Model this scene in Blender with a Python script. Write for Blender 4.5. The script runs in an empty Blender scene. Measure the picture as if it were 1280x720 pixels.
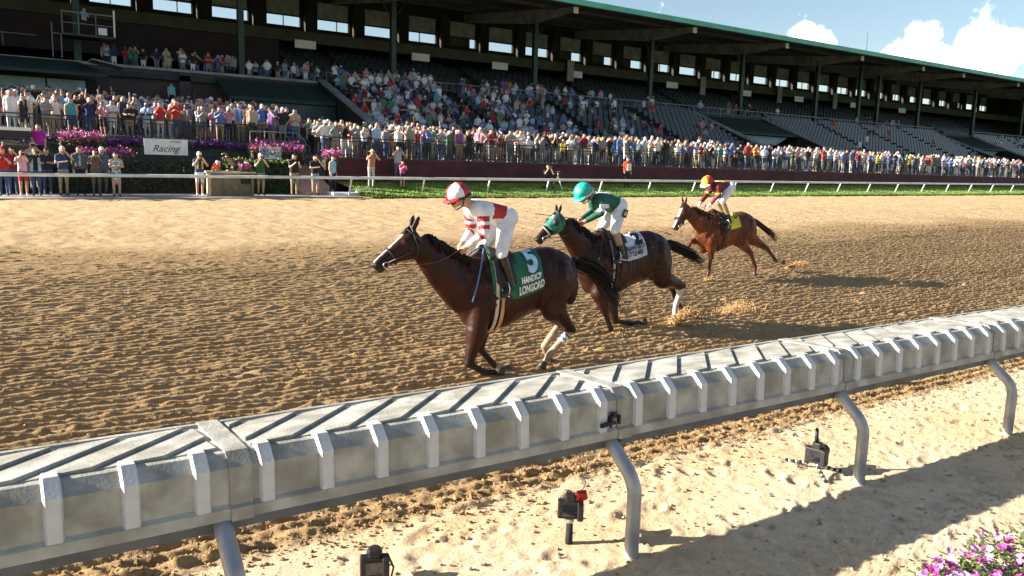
import bpy, bmesh, math, random
import numpy as np
from mathutils import Vector, Matrix, kdtree
random.seed(7); rng = np.random.default_rng(11)
S = bpy.context.scene
COL = S.collection
# ------------------------------------------------------------------ camera
F_PX = 1010.0                                   # focal length in pixels of a 1280 wide frame
CAM_Z = 2.5
def cam_axes(roll=.029, vx=2110., vy=247.):
    hc = vy - (vx-640)*math.tan(roll)
    pitch = math.atan((360-hc)*math.cos(roll)/F_PX)
    def mk(th):
        f = np.array([math.cos(th)*math.cos(pitch), math.sin(th)*math.cos(pitch), -math.sin(pitch)])
        r = np.cross(f, [0,0,1]); r /= np.linalg.norm(r); u = np.cross(r, f)
        c, s = math.cos(roll), math.sin(roll)
        return c*r+s*u, -s*r+c*u, f
    lo, hi = .3, 1.5
    for _ in range(60):
        m = (lo+hi)/2; r, u, f = mk(m)
        if 640+F_PX*r[0]/f[0] > vx: hi = m
        else: lo = m
    return np.array(mk(m))
RC = cam_axes()
cd = bpy.data.cameras.new('camera'); cam = bpy.data.objects.new('camera', cd); COL.objects.link(cam)
cam.matrix_world = Matrix(((RC[0][0],RC[1][0],-RC[2][0],0),(RC[0][1],RC[1][1],-RC[2][1],0),(RC[0][2],RC[1][2],-RC[2][2],CAM_Z),(0,0,0,1)))
cd.sensor_width = 36; cd.lens = 36*F_PX/1280; cd.clip_start = .1; cd.clip_end = 3000
S.camera = cam
S.render.resolution_x, S.render.resolution_y = 1024, 576
# ------------------------------------------------------------------ light
SUN = Vector((-2.3, 1.15, 1.04)).normalized()    # direction towards the sun
EL = math.asin(SUN.z); AZ = math.atan2(SUN.x, SUN.y)
ld = bpy.data.lights.new('sun', 'SUN'); ld.energy = 5.0; ld.angle = math.radians(.5); ld.color = (1, .93, .82)
sun = bpy.data.objects.new('sun', ld); COL.objects.link(sun); sun.location = (-40, 20, 40)
sun.rotation_euler = SUN.to_track_quat('Z', 'Y').to_euler()
W = bpy.data.worlds.new('World'); S.world = W; W.use_nodes = True
wn, wl = W.node_tree.nodes, W.node_tree.links
wn.clear()
wo = wn.new('ShaderNodeOutputWorld'); bg = wn.new('ShaderNodeBackground'); sky = wn.new('ShaderNodeTexSky')
sky.sky_type = 'NISHITA'; sky.sun_disc = False; sky.sun_elevation = EL; sky.sun_rotation = AZ % (2*math.pi)
sky.air_density = 1.0; sky.dust_density = .9; sky.ozone_density = 1.0
bg.inputs['Strength'].default_value = .05
# fair-weather cumulus: heaps around given bearings, edges broken by noise
tc = wn.new('ShaderNodeTexCoord')
nz = wn.new('ShaderNodeTexNoise'); nz.inputs['Scale'].default_value = 26; nz.inputs['Detail'].default_value = 9; nz.inputs['Roughness'].default_value = .58
wl.new(tc.outputs['Generated'], nz.inputs['Vector'])
def bearing(px, py): d = RC.T @ np.array([(px-640)/F_PX, (360-py)/F_PX, 1.]); return d/np.linalg.norm(d)
heaps = [(bearing(1150,68),.031),(bearing(1130,74),.022),(bearing(1234,68),.034),(bearing(1256,58),.024),(bearing(1205,82),.022),(bearing(1030,52),.015),(bearing(1005,48),.014),(bearing(708,10),.014)]
rc_ = random.Random(5)
for _ in range(10):
    q = rc_.uniform(0,6.28); e = rc_.uniform(.12,.4); r_ = rc_.uniform(.03,.09); v = np.array([math.cos(q)*math.cos(e), math.sin(q)*math.cos(e), math.sin(e)])
    if v @ RC[2] < .6: heaps += [(v,r_), (v+np.array([.05,.02,-.02]),r_*.8)]
acc = None
for v, r_ in heaps:
    ds = wn.new('ShaderNodeVectorMath'); ds.operation = 'DISTANCE'; ds.inputs[1].default_value = tuple(v); wl.new(tc.outputs['Generated'], ds.inputs[0])
    mr = wn.new('ShaderNodeMapRange'); mr.inputs['From Min'].default_value = r_*1.5; mr.inputs['From Max'].default_value = 0.; mr.clamp = True; wl.new(ds.outputs['Value'], mr.inputs['Value'])
    if acc is None: acc = mr.outputs['Result']
    else:
        mxn = wn.new('ShaderNodeMath'); mxn.operation = 'MAXIMUM'; wl.new(acc, mxn.inputs[0]); wl.new(mr.outputs['Result'], mxn.inputs[1]); acc = mxn.outputs['Value']
ad = wn.new('ShaderNodeMath'); ad.operation = 'MULTIPLY_ADD'; wl.new(nz.outputs['Fac'], ad.inputs[0]); ad.inputs[1].default_value = 1.7; wl.new(acc, ad.inputs[2])
rp = wn.new('ShaderNodeMapRange'); rp.inputs['From Min'].default_value = 1.10; rp.inputs['From Max'].default_value = 1.42; wl.new(ad.outputs['Value'], rp.inputs['Value'])
mx = wn.new('ShaderNodeMix'); mx.data_type = 'RGBA'; mx.inputs['B'].default_value = (13, 13, 13.4, 1)
wl.new(rp.outputs['Result'], mx.inputs['Factor']); wl.new(sky.outputs['Color'], mx.inputs['A'])
wl.new(mx.outputs['Result'], bg.inputs['Color']); wl.new(bg.outputs['Background'], wo.inputs['Surface'])
S.view_settings.view_transform = 'Standard'; S.view_settings.look = 'None'
S.view_settings.exposure = 1.85; S.view_settings.gamma = 1.0
S.render.engine = 'CYCLES'
# ------------------------------------------------------------------ pixel -> place
CAMP = np.array([0, 0, CAM_Z])
def ray(px, py): return RC.T @ np.array([(px-640)/F_PX, (360-py)/F_PX, 1.])
def P(px, py, Y):                               # the point of the upright plane y = Y seen at a pixel
    d = ray(px, py); return Vector(CAMP + d*(Y/d[1]))
def PZ(px, py, z):
    d = ray(px, py); return Vector(CAMP + d*((z-CAM_Z)/d[2]))
# ------------------------------------------------------------------ helpers
def tag(o, label=None, cat=None, group=None, kind=None):
    if label: o['label'] = label
    if cat: o['category'] = cat
    if group: o['group'] = group
    if kind: o['kind'] = kind
    return o
def empty(name, loc=(0,0,0), rz=0., label=None, cat=None, group=None):
    o = bpy.data.objects.new(name, None); COL.objects.link(o); o.location = loc; o.rotation_euler = (0,0,rz); o.empty_display_size = .2
    return tag(o, label, cat, group)
def link_mesh(name, me, parent=None):
    o = bpy.data.objects.new(name, me); COL.objects.link(o)
    if parent is not None: o.parent = parent
    return o
class MB:
    def __init__(s): s.v = []; s.f = []; s.m = []
    def add(s, vs, fs, mi=0):
        b = len(s.v); s.v += [tuple(v) for v in vs]; s.f += [tuple(b+i for i in f) for f in fs]; s.m += [mi]*len(fs); return s
    def box(s, c, d, rz=0., rx=0., ry=0., mi=0):
        R = Matrix.Rotation(rz,3,'Z') @ Matrix.Rotation(ry,3,'Y') @ Matrix.Rotation(rx,3,'X'); c = Vector(c)
        vs = [c + R @ Vector((x*d[0]/2, y*d[1]/2, z*d[2]/2)) for x in (-1,1) for y in (-1,1) for z in (-1,1)]
        return s.add(vs, [(0,1,3,2),(4,6,7,5),(0,4,5,1),(2,3,7,6),(0,2,6,4),(1,5,7,3)], mi)
    def bx(s, x0,x1,y0,y1,z0,z1, mi=0): return s.box(((x0+x1)/2,(y0+y1)/2,(z0+z1)/2),(x1-x0,y1-y0,z1-z0), mi=mi)
    def tube(s, pts, r, n=8, cap=True, mi=0, flat=1.):
        pts = [Vector(p) for p in pts]; rs = r if isinstance(r,(list,tuple)) else [r]*len(pts)
        vs = []; up = None
        for i,p in enumerate(pts):
            t = (pts[min(i+1,len(pts)-1)]-pts[max(i-1,0)])
            t = t.normalized() if t.length > 1e-9 else Vector((0,0,1))
            if up is None: up = Vector((0,0,1)) if abs(t.z) < .9 else Vector((0,1,0))
            a = t.cross(up)
            if a.length < 1e-6: a = t.cross(Vector((1,0,0)))
            a.normalize(); b = a.cross(t); up = b
            for k in range(n):
                q = 2*math.pi*k/n; vs.append(p + rs[i]*(a*math.cos(q)+b*flat*math.sin(q)))
        fs = [(i*n+k, i*n+(k+1)%n, (i+1)*n+(k+1)%n, (i+1)*n+k) for i in range(len(pts)-1) for k in range(n)]
        if cap: fs += [tuple(range(n))[::-1], tuple((len(pts)-1)*n+k for k in range(n))]
        return s.add(vs, fs, mi)
    def prism(s, poly, a, b, ax='x', mi=0):      # polygon in the two other axes, extruded from a to b
        n = len(poly)
        def mk(p, t): return {'x':(t,p[0],p[1]), 'y':(p[0],t,p[1]), 'z':(p[0],p[1],t)}[ax]
        vs = [mk(p,a) for p in poly]+[mk(p,b) for p in poly]
        fs = [tuple(range(n))[::-1], tuple(range(n,2*n))]+[(i,(i+1)%n,n+(i+1)%n,n+i) for i in range(n)]
        return s.add(vs, fs, mi)
    def ell(s, c, r, n=10, m=6, R=None, mi=0):
        c = Vector(c); vs = []
        for i in range(1,m):
            t = math.pi*i/m
            for k in range(n):
                q = 2*math.pi*k/n; vs.append(Vector((r[0]*math.sin(t)*math.cos(q), r[1]*math.sin(t)*math.sin(q), r[2]*math.cos(t))))
        vs += [Vector((0,0,r[2])), Vector((0,0,-r[2]))]
        if R is not None: vs = [R @ v for v in vs]
        fs = [(i*n+k, (i+1)*n+k, (i+1)*n+(k+1)%n, i*n+(k+1)%n) for i in range(m-2) for k in range(n)]
        T = (m-1)*n; fs += [(T,k,(k+1)%n) for k in range(n)] + [(T+1,(m-2)*n+(k+1)%n,(m-2)*n+k) for k in range(n)]
        return s.add([c+v for v in vs], fs, mi)
    def mesh(s, name, mats, smooth=False, fix=True):
        me = bpy.data.meshes.new(name); me.from_pydata(s.v, [], s.f)
        for m in (mats if isinstance(mats,(list,tuple)) else [mats]): me.materials.append(m)
        if any(s.m): me.polygons.foreach_set('material_index', s.m)
        if fix:
            bm = bmesh.new(); bm.from_mesh(me); bmesh.ops.recalc_face_normals(bm, faces=bm.faces); bm.to_mesh(me); bm.free()
        if smooth: me.polygons.foreach_set('use_smooth', [True]*len(me.polygons))
        me.update(); return me
    def build(s, name, mats, parent=None, smooth=False, origin=None):
        if origin is not None: s.v = [(v[0]-origin[0], v[1]-origin[1], v[2]-origin[2]) for v in s.v]
        o = link_mesh(name, s.mesh(name, mats, smooth), parent)
        if origin is not None: o.location = origin
        return o
def nd(nt, t, **kw):
    n = nt.nodes.new(t)
    for k, v in kw.items(): setattr(n, k, v)
    return n
def mat(name, col, rough=.6, var=.15, vscale=6., bump=0., bscale=40., metal=0., col2=None, spec=.5, sheen=0., coord='Object', stretch=None, dirt=None, dscale=1.5, vcol=None):
    m = bpy.data.materials.new(name); m.use_nodes = True; nt = m.node_tree; b = nt.nodes['Principled BSDF']; L = nt.links
    b.inputs['Roughness'].default_value = rough; b.inputs['Metallic'].default_value = metal; b.inputs['Specular IOR Level'].default_value = spec
    if sheen: b.inputs['Sheen Weight'].default_value = sheen
    tcn = nd(nt,'ShaderNodeTexCoord'); vec = tcn.outputs[coord]
    if stretch:
        mpn = nd(nt,'ShaderNodeMapping'); mpn.inputs['Scale'].default_value = stretch; L.new(vec, mpn.inputs['Vector']); vec = mpn.outputs['Vector']
    n1 = nd(nt,'ShaderNodeTexNoise'); n1.inputs['Scale'].default_value = vscale; n1.inputs['Detail'].default_value = 5; L.new(vec, n1.inputs['Vector'])
    mx = nd(nt,'ShaderNodeMix', data_type='RGBA')
    c2 = col2 if col2 else tuple(c*(1-var*1.6) for c in col)
    mx.inputs['A'].default_value = (*[min(1,c*(1+var*.6)) for c in col],1) if not col2 else (*col,1); mx.inputs['B'].default_value = (*c2,1)
    rpn = nd(nt,'ShaderNodeMapRange'); rpn.inputs['From Min'].default_value = .35; rpn.inputs['From Max'].default_value = .65
    L.new(n1.outputs['Fac'], rpn.inputs['Value']); L.new(rpn.outputs['Result'], mx.inputs['Factor'])
    out = mx.outputs['Result']
    if vcol:
        at = nd(nt,'ShaderNodeAttribute', attribute_name=vcol); mu = nd(nt,'ShaderNodeMix', data_type='RGBA', blend_type='MULTIPLY'); mu.inputs['Factor'].default_value = 1
        L.new(at.outputs['Color'], mu.inputs['A']); L.new(out, mu.inputs['B']); out = mu.outputs['Result']
    if dirt:
        n2 = nd(nt,'ShaderNodeTexNoise'); n2.inputs['Scale'].default_value = dscale; n2.inputs['Detail'].default_value = 7; L.new(vec, n2.inputs['Vector'])
        r2 = nd(nt,'ShaderNodeMapRange'); r2.inputs['From Min'].default_value = .5; r2.inputs['From Max'].default_value = .72; L.new(n2.outputs['Fac'], r2.inputs['Value'])
        m2 = nd(nt,'ShaderNodeMix', data_type='RGBA'); m2.inputs['B'].default_value = (*dirt,1); L.new(out, m2.inputs['A']); L.new(r2.outputs['Result'], m2.inputs['Factor']); out = m2.outputs['Result']
    L.new(out, b.inputs['Base Color'])
    if bump:
        n3 = nd(nt,'ShaderNodeTexNoise'); n3.inputs['Scale'].default_value = bscale; n3.inputs['Detail'].default_value = 6; L.new(vec, n3.inputs['Vector'])
        bp = nd(nt,'ShaderNodeBump'); bp.inputs['Strength'].default_value = min(1,bump); bp.inputs['Distance'].default_value = .02 if bump<=1 else .02*bump
        L.new(n3.outputs['Fac'], bp.inputs['Height']); L.new(bp.outputs['Normal'], b.inputs['Normal'])
    return m
MC = {}
def cm(key, col, **kw):                          # cached plain material
    if key not in MC: MC[key] = mat(key, col, **kw)
    return MC[key]
def rep(src, parent=None, loc=None, rot=None, scale=None, name=None):
    o = src.copy(); COL.objects.link(o)
    if name: o.name = name
    if parent is not None: o.parent = parent
    if loc is not None: o.location = loc
    if rot is not None: o.rotation_euler = rot
    if scale is not None: o.scale = scale
    return o
# value noise on arrays
_perm = rng.random(65536)
def vnoise(x, y, seed=0):
    xi = np.floor(x).astype(np.int64); yi = np.floor(y).astype(np.int64); fx = x-xi; fy = y-yi
    fx = fx*fx*(3-2*fx); fy = fy*fy*(3-2*fy)
    def h(a, b):
        k = (a*73856093) ^ (b*19349663) ^ (seed*83492791+1013); k = (k ^ (k>>13))*1274126177; k = k ^ (k>>16)
        return _perm[k & 65535]
    return (h(xi,yi)*(1-fx)+h(xi+1,yi)*fx)*(1-fy)+(h(xi,yi+1)*(1-fx)+h(xi+1,yi+1)*fx)*fy
def fbm(x, y, oct=4, seed=0, gain=.5):
    s = 0; a = 1; t = 0
    for i in range(oct):
        s = s + a*vnoise(x*2**i+i*17.3, y*2**i-i*9.1, seed+i); t += a; a *= gain
    return s/t
def gz(x, y):                                    # lie of the land: track banked up towards the stand
    xs = np.clip(x, -20, 95); t = np.clip((np.asarray(y)-4.5)/28.5, 0, 1)
    return (-.005*(xs-3.4))*(1-t) + (.80+.0045*xs)*t
def G(x, y): return float(gz(x, y))
def grid_mesh(name, X, Y, Z, m, attr=None):
    r, c = X.shape; v = np.stack([X, Y, Z], -1).reshape(-1,3)
    i = np.arange(r*c).reshape(r,c); f = np.stack([i[:-1,:-1], i[:-1,1:], i[1:,1:], i[1:,:-1]], -1).reshape(-1,4)
    me = bpy.data.meshes.new(name); me.vertices.add(len(v)); me.vertices.foreach_set('co', v.ravel().astype(np.float32))
    me.loops.add(f.size); me.loops.foreach_set('vertex_index', f.ravel().astype(np.int32))
    me.polygons.add(len(f)); me.polygons.foreach_set('loop_start', np.arange(0,f.size,4,dtype=np.int32)); me.polygons.foreach_set('loop_total', np.full(len(f),4,np.int32))
    me.polygons.foreach_set('use_smooth', np.ones(len(f),bool)); me.materials.append(m); me.update(calc_edges=True); me.validate()
    return link_mesh(name, me)
# ------------------------------------------------------------------ ground
def dirt_mat(name, ca, cb, cc, bumpd, bscale=26.):
    m = bpy.data.materials.new(name); m.use_nodes = True; nt = m.node_tree; b = nt.nodes['Principled BSDF']; L = nt.links
    b.inputs['Roughness'].default_value = .95; b.inputs['Specular IOR Level'].default_value = .15
    t = nd(nt,'ShaderNodeTexCoord'); v = t.outputs['Object']
    n1 = nd(nt,'ShaderNodeTexNoise'); n1.inputs['Scale'].default_value = 9; n1.inputs['Detail'].default_value = 8; n1.inputs['Roughness'].default_value = .7; L.new(v, n1.inputs['Vector'])
    mp = nd(nt,'ShaderNodeMapping'); mp.inputs['Scale'].default_value = (.12,.5,1); L.new(v, mp.inputs['Vector'])
    n2 = nd(nt,'ShaderNodeTexNoise'); n2.inputs['Scale'].default_value = 1.2; n2.inputs['Detail'].default_value = 5; L.new(mp.outputs['Vector'], n2.inputs['Vector'])
    a = nd(nt,'ShaderNodeMix', data_type='RGBA'); a.inputs['A'].default_value = (*ca,1); a.inputs['B'].default_value = (*cb,1)
    r1 = nd(nt,'ShaderNodeMapRange'); r1.inputs['From Min'].default_value = .35; r1.inputs['From Max'].default_value = .65; L.new(n1.outputs['Fac'], r1.inputs['Value']); L.new(r1.outputs['Result'], a.inputs['Factor'])
    c = nd(nt,'ShaderNodeMix', data_type='RGBA'); c.inputs['B'].default_value = (*cc,1); L.new(a.outputs['Result'], c.inputs['A'])
    r2 = nd(nt,'ShaderNodeMapRange'); r2.inputs['From Min'].default_value = .42; r2.inputs['From Max'].default_value = .68; L.new(n2.outputs['Fac'], r2.inputs['Value']); L.new(r2.outputs['Result'], c.inputs['Factor'])
    at = nd(nt,'ShaderNodeAttribute', attribute_name='soil'); mu = nd(nt,'ShaderNodeMix', data_type='RGBA', blend_type='MULTIPLY'); mu.inputs['Factor'].default_value = 1
    L.new(c.outputs['Result'], mu.inputs['A']); L.new(at.outputs['Color'], mu.inputs['B']); L.new(mu.outputs['Result'], b.inputs['Base Color'])
    n3 = nd(nt,'ShaderNodeTexNoise'); n3.inputs['Scale'].default_value = bscale; n3.inputs['Detail'].default_value = 8; n3.inputs['Roughness'].default_value = .75; L.new(v, n3.inputs['Vector'])
    bp = nd(nt,'ShaderNodeBump'); bp.inputs['Strength'].default_value = 1; bp.inputs['Distance'].default_value = bumpd; L.new(n3.outputs['Fac'], bp.inputs['Height']); L.new(bp.outputs['Normal'], b.inputs['Normal'])
    return m
M_dirt = dirt_mat('track_dirt', (.52,.35,.18), (.29,.185,.092), (.41,.27,.135), .032, 38.)
M_sand = dirt_mat('infield_sand', (.68,.55,.38), (.56,.43,.28), (.62,.48,.31), .02, 20.)
def sand_edge(x): return 4.68 + .008*np.clip(x,0,12) + .06*np.sin(x*.9) + .16*(vnoise(x*.7+3, x*0, 5)-.5)
hoof = []                                        # hoof prints pressed into the harrowed dirt
for _ in range(300):
    y = 5.4 + 27*random.random()**1.3; hoof.append((y*(-.2+2.4*random.random()), y, random.uniform(.06,.10), random.uniform(.015,.035)))
foot = [(random.uniform(-1,14), random.uniform(1.2,4.6), random.uniform(.035,.075), random.uniform(.006,.018), random.uniform(0,3.14)) for _ in range(900)]
def height(x, y):
    edge = sand_edge(x); tr = np.clip((y-edge)/.18+.5, 0, 1)
    warp = .9*fbm(x*.25, y*.9, 3, 3)+.5*fbm(x*1.3, y*1.3, 2, 9)
    ph = y/.135 + warp*.22
    p_ = ph % 1.; rid = np.where(p_ < .34, (p_/.34)**1.3, 1-((p_-.34)/.66)**.9)   # tine furrows, steeper on the infield side
    rough = fbm(x*.35, y*.8, 3, 21)              # where the harrow bit deep
    far = np.clip((y-18.2-(.9*(fbm(x*.2,y*.2,3,77)-.5)*4))/2.0, 0, 1)
    amp = (.058+.026*np.clip((rough-.3)*2.2,0,1))*(1-.55*far)
    edgefade = np.clip((y-edge-.1)/1.0, 0, 1); amp = amp*(.45+.55*edgefade)
    brk = .74+.26*np.clip((fbm(x*5.5, y*9, 2, 31)-.32)*3.2, 0, 1)      # furrows break up into crumbs
    cl = fbm(x*17, y*24, 4, 41, .7)
    h = amp*rid*brk + (.038*(cl-.5))*(1-.2*far) + .075*(1-edgefade)*(fbm(x*7,y*8,3,43,.6)-.45) + far*(.075*(fbm(x*2.6,y*1.5,3,57,.65)-.5)) + .018*(fbm(x*.8,y*.8,3,55)-.5)
    churn = np.clip((fbm(x*.55,y*.8,3,66)-.42)*4,0,1); hs = .03*(fbm(x*1.1,y*1.6,4,61)-.5) + (.010+.030*churn)*(fbm(x*15,y*15,4,62,.65)-.5) + .010*np.clip(fbm(x*3.2,y*3.2,3,63)-.6,0,1)*3*np.clip((fbm(x*.6,y*.6,2,64)-.4)*4,0,1)
    return h*tr + hs*(1-tr), tr, far, rough
def sheet(name, yr, kr, m):
    K, Yv = np.meshgrid(kr, yr); X = K*np.maximum(Yv, 2.2); h, tr, far, rough = height(X, Yv)
    Z = gz(X, Yv) + h
    src = hoof if name == 'dirt_track' else []
    for hx, hy, hr, hd in src:
        j0, j1 = np.searchsorted(yr, [hy-3*hr, hy+3*hr]); k0, k1 = np.searchsorted(kr, [(hx-3*hr)/hy, (hx+3*hr)/hy])
        if j1-j0 < 2 or k1-k0 < 2: continue
        sl = np.s_[j0:j1, k0:k1]; d2 = ((X[sl]-hx)**2*.5+(Yv[sl]-hy)**2)/hr**2
        Z[sl] += -hd*np.exp(-d2*1.6) + hd*.55*np.exp(-((np.sqrt(d2)-1.25)/.4)**2)
    if name != 'dirt_track':
        for hx, hy, hr, hd, an in foot:
            j0, j1 = np.searchsorted(yr, [hy-4*hr, hy+4*hr]); kk = max(hy,2.2); k0, k1 = np.searchsorted(kr, [(hx-4*hr)/kk, (hx+4*hr)/kk])
            if j1-j0 < 2 or k1-k0 < 2: continue
            sl = np.s_[j0:j1, k0:k1]; dx = X[sl]-hx; dy = Yv[sl]-hy; a = dx*math.cos(an)+dy*math.sin(an); c = -dx*math.sin(an)+dy*math.cos(an)
            d2 = (a*a*.35+c*c)/hr**2; Z[sl] += -hd*np.exp(-d2*1.8) + hd*.5*np.exp(-((np.sqrt(d2)-1.3)/.35)**2)
    o = grid_mesh(name, X, Yv, Z, m)
    a = o.data.color_attributes.new('soil', 'FLOAT_COLOR', 'POINT')
    if name == 'dirt_track':
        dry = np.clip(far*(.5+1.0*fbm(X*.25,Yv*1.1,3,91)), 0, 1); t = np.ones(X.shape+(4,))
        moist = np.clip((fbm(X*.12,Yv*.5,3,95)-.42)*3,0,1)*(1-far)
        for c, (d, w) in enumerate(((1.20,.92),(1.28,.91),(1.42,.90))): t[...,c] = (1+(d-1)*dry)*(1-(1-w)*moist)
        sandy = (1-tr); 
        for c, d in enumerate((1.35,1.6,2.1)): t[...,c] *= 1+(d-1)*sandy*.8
    else:
        t = np.ones(X.shape+(4,)); red = np.clip((fbm(X*.5,Yv*.9,3,97)-.5)*3.2,0,1)
        for c, d in enumerate((.95,.86,.74)): t[...,c] = 1+(d-1)*red
    a.data.foreach_set('color', t.reshape(-1).astype(np.float32))
    return tag(o, kind='structure')
kf = np.concatenate([np.arange(-2.2,-.25,.05), np.arange(-.25,2.75,.0041), np.arange(2.76,5.,.06)])
ys = [4.76]
while ys[-1] < 15: ys.append(ys[-1]+.021)
while ys[-1] < 33.3: ys.append(ys[-1]+.021+.0028*(ys[-1]-15))
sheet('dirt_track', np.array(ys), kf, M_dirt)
ks = np.concatenate([np.arange(-2.2,-.05,.05), np.arange(-.05,3.3,.0075), np.arange(3.31,6.,.06)])
sheet('infield_sand', np.concatenate([np.arange(-6,1.2,.2), np.arange(1.2,4.755,.0172), [4.76]]), ks, M_sand)
# land beyond everything, out to the horizon
M_grassfar = mat('far_meadow', (.07,.12,.03), .9, .3, .05)
o = MB().add([(-1500,-1500,-.6),(1500,-1500,-.6),(1500,1500,-.6),(-1500,1500,-.6)],[(0,1,2,3)]).build('ground', M_grassfar); tag(o, kind='structure')
# crumbs and clods of dirt lying loose on the harrowed track and the sand
def clods(name, n, area, smin, smax, m, label, kf=1.6):
    vs = []; fs = []; base = 0
    ico = [(0,0,1),(.89,0,.45),(.28,.85,.45),(-.72,.53,.45),(-.72,-.53,.45),(.28,-.85,.45),(.72,.53,-.45),(-.28,.85,-.45),(-.89,0,-.45),(-.28,-.85,-.45),(.72,-.53,-.45)]
    icf = [(0,1,2),(0,2,3),(0,3,4),(0,4,5),(0,5,1),(1,6,2),(2,6,7),(2,7,3),(3,7,8),(3,8,4),(4,8,9),(4,9,5),(5,9,10),(5,10,1),(1,10,6)]
    xs = np.empty(n); yy = np.empty(n)
    for i in range(n): xs[i], yy[i] = area()
    z = gz(xs, yy) + height(xs, yy)[0]
    for i in range(n):
        s = smin+(smax-smin)*random.random()**3.5; a = random.random()*6.28; ca, sa = math.cos(a)*s, math.sin(a)*s; fl = random.uniform(.5,.9)
        for p in ico:
            j = random.uniform(.7,1.25); vs.append((xs[i]+(p[0]*ca-p[1]*sa)*j, yy[i]+(p[0]*sa+p[1]*ca)*j, z[i]+s*.25+p[2]*s*fl*j))
        fs += [(a_+base,b_+base,c_+base) for a_,b_,c_ in icf]; base += 11
    me = bpy.data.meshes.new(name); me.from_pydata(vs,[],fs); me.materials.append(m); me.update()
    return tag(link_mesh(name, me), label, 'dirt', kind='stuff')
M_clod = mat('clod_dirt', (.29,.18,.078), .95, .25, 3, .6, 30)
M_crumb = mat('sand_crumb', (.34,.26,.17), .95, .3, 3, .5, 30)
def a_track():
    y = 4.8+15*random.random()**1.9; return y*random.uniform(-.1,2.4), y
def a_edge():
    x = random.uniform(-.5,13); return x, float(sand_edge(np.float64(x)))+random.gauss(.12,.22)
def a_sand():
    y = random.uniform(1.6,4.7); x = random.uniform(-.5,12)
    return x+.3*math.sin(y*9), y
clods('dirt_clods', 9000, a_track, .005, .022, M_clod, 'loose brown clods crumbled over the harrowed track')
clods('edge_clods', 4200, a_edge, .005, .020, M_clod, 'dark clods thrown up along the edge under the white rail')
clods('sand_crumbs', 5200, a_sand, .003, .020, M_crumb, 'small grey crumbs scattered over the pale sand')
# ------------------------------------------------------------------ white safety rail in front
M_cover = mat('rail_white_plastic', (.385,.37,.32), .6, .25, 5, .25, 60, dirt=(.22,.20,.155), dscale=4.5)
M_rib = mat('rail_rib_plastic', (.56,.565,.56), .5, .10, 5, .15, 60, dirt=(.36,.34,.29), dscale=6)
M_under = mat('rail_underside', (.10,.11,.12), .6, .2, 4)
M_post = mat('galvanised_post', (.36,.37,.38), .42, .18, 5, .1, 50, metal=.35, dirt=(.40,.31,.22), dscale=4)
YAW, SLP = -.012, -.0045
RAIL0 = Vector((1.04, 0, SLP*(1.04-3.4)))
rail = empty('running_rail', RAIL0, YAW, 'long white plastic covered running rail along the near edge of the track', 'rail')
rail.rotation_euler = (0, -SLP, YAW)
SEG = 2.5
def cover_profile():
    return [(4.50,.865),(4.525,.985),(4.520,1.016),(4.486,1.018),(4.474,1.000),(3.955,1.038),(3.925,1.036),(3.858,.978),(3.850,.800),(3.826,.782),(3.822,.728),(3.845,.722)]
def seg_cover():
    mb = MB(); pr = cover_profile(); x0, x1 = .0, SEG
    inner = [(3.875,.735),(3.885,.955),(4.46,.965),(4.48,.865)]
    poly = pr + inner
    mb.prism(poly, x0+.004, x1-.004, 'x')
    return mb.mesh('cover', M_cover)
me_cover = seg_cover()
def me_rib_():                                   # strap that folds over the shoulder of the cover
    mb = MB(); path = [(3.985,1.036),(3.925,1.036),(3.858,.978),(3.850,.800),(3.838,.79)]
    t = .022; off = [(3.99,1.060),(3.918,1.060),(3.836,.988),(3.828,.81),(3.826,.785)]
    w0, w1 = .030, .040; n = len(path); vs = []
    for w, ps in ((w1, path), (w0, off)):
        for p in ps: vs += [(-w, *p), (w, *p)]
    fs = []
    for i in range(n-1):
        a, b = 2*i, 2*i+2; c, d = 2*n+2*i, 2*n+2*i+2
        fs += [(c,c+1,d+1,d), (a,c,d,b), (a+1,b+1,d+1,c+1)]
    fs += [(0,1,2*n+1,2*n), (2*n-2,4*n-2,4*n-1,2*n-1)]
    mb.add(vs, fs); return mb.mesh('rib', M_rib)
me_rib = me_rib_()
def me_strap_():                                 # joint strap between two lengths of cover
    mb = MB(); pr = [(4.527,.90),(4.532,.99),(4.522,1.022),(4.48,1.024),(3.955,1.046),(3.923,1.045),(3.848,.982),(3.842,.80),(3.815,.785),(3.812,.722)]
    inn = [(3.83,.722),(3.835,.79),(3.865,.975),(3.93,1.03),(4.47,.99),(4.51,.90)]
    n = len(pr); poly = pr+inn; mb.prism(poly, -.055, .055, 'x'); return mb.mesh('joint_strap', M_cover)
me_strap = me_strap_()
def clip_x(poly, x0, x1):
    for lim, sg in ((x0,1),(x1,-1)):
        out = []
        for i in range(len(poly)):
            a, b = poly[i], poly[(i+1)%len(poly)]; ia, ib = sg*(a[0]-lim) >= 0, sg*(b[0]-lim) >= 0
            if ia: out.append(a)
            if ia != ib:
                t = (lim-a[0])/(b[0]-a[0]); out.append(tuple(a[k]+t*(b[k]-a[k]) for k in range(len(a))))
        poly = out
        if len(poly) < 3: return []
    return poly
def deck(y): return 1.038 + (y-3.955)*(1.0-1.038)/(.515)
treads = {}
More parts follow.
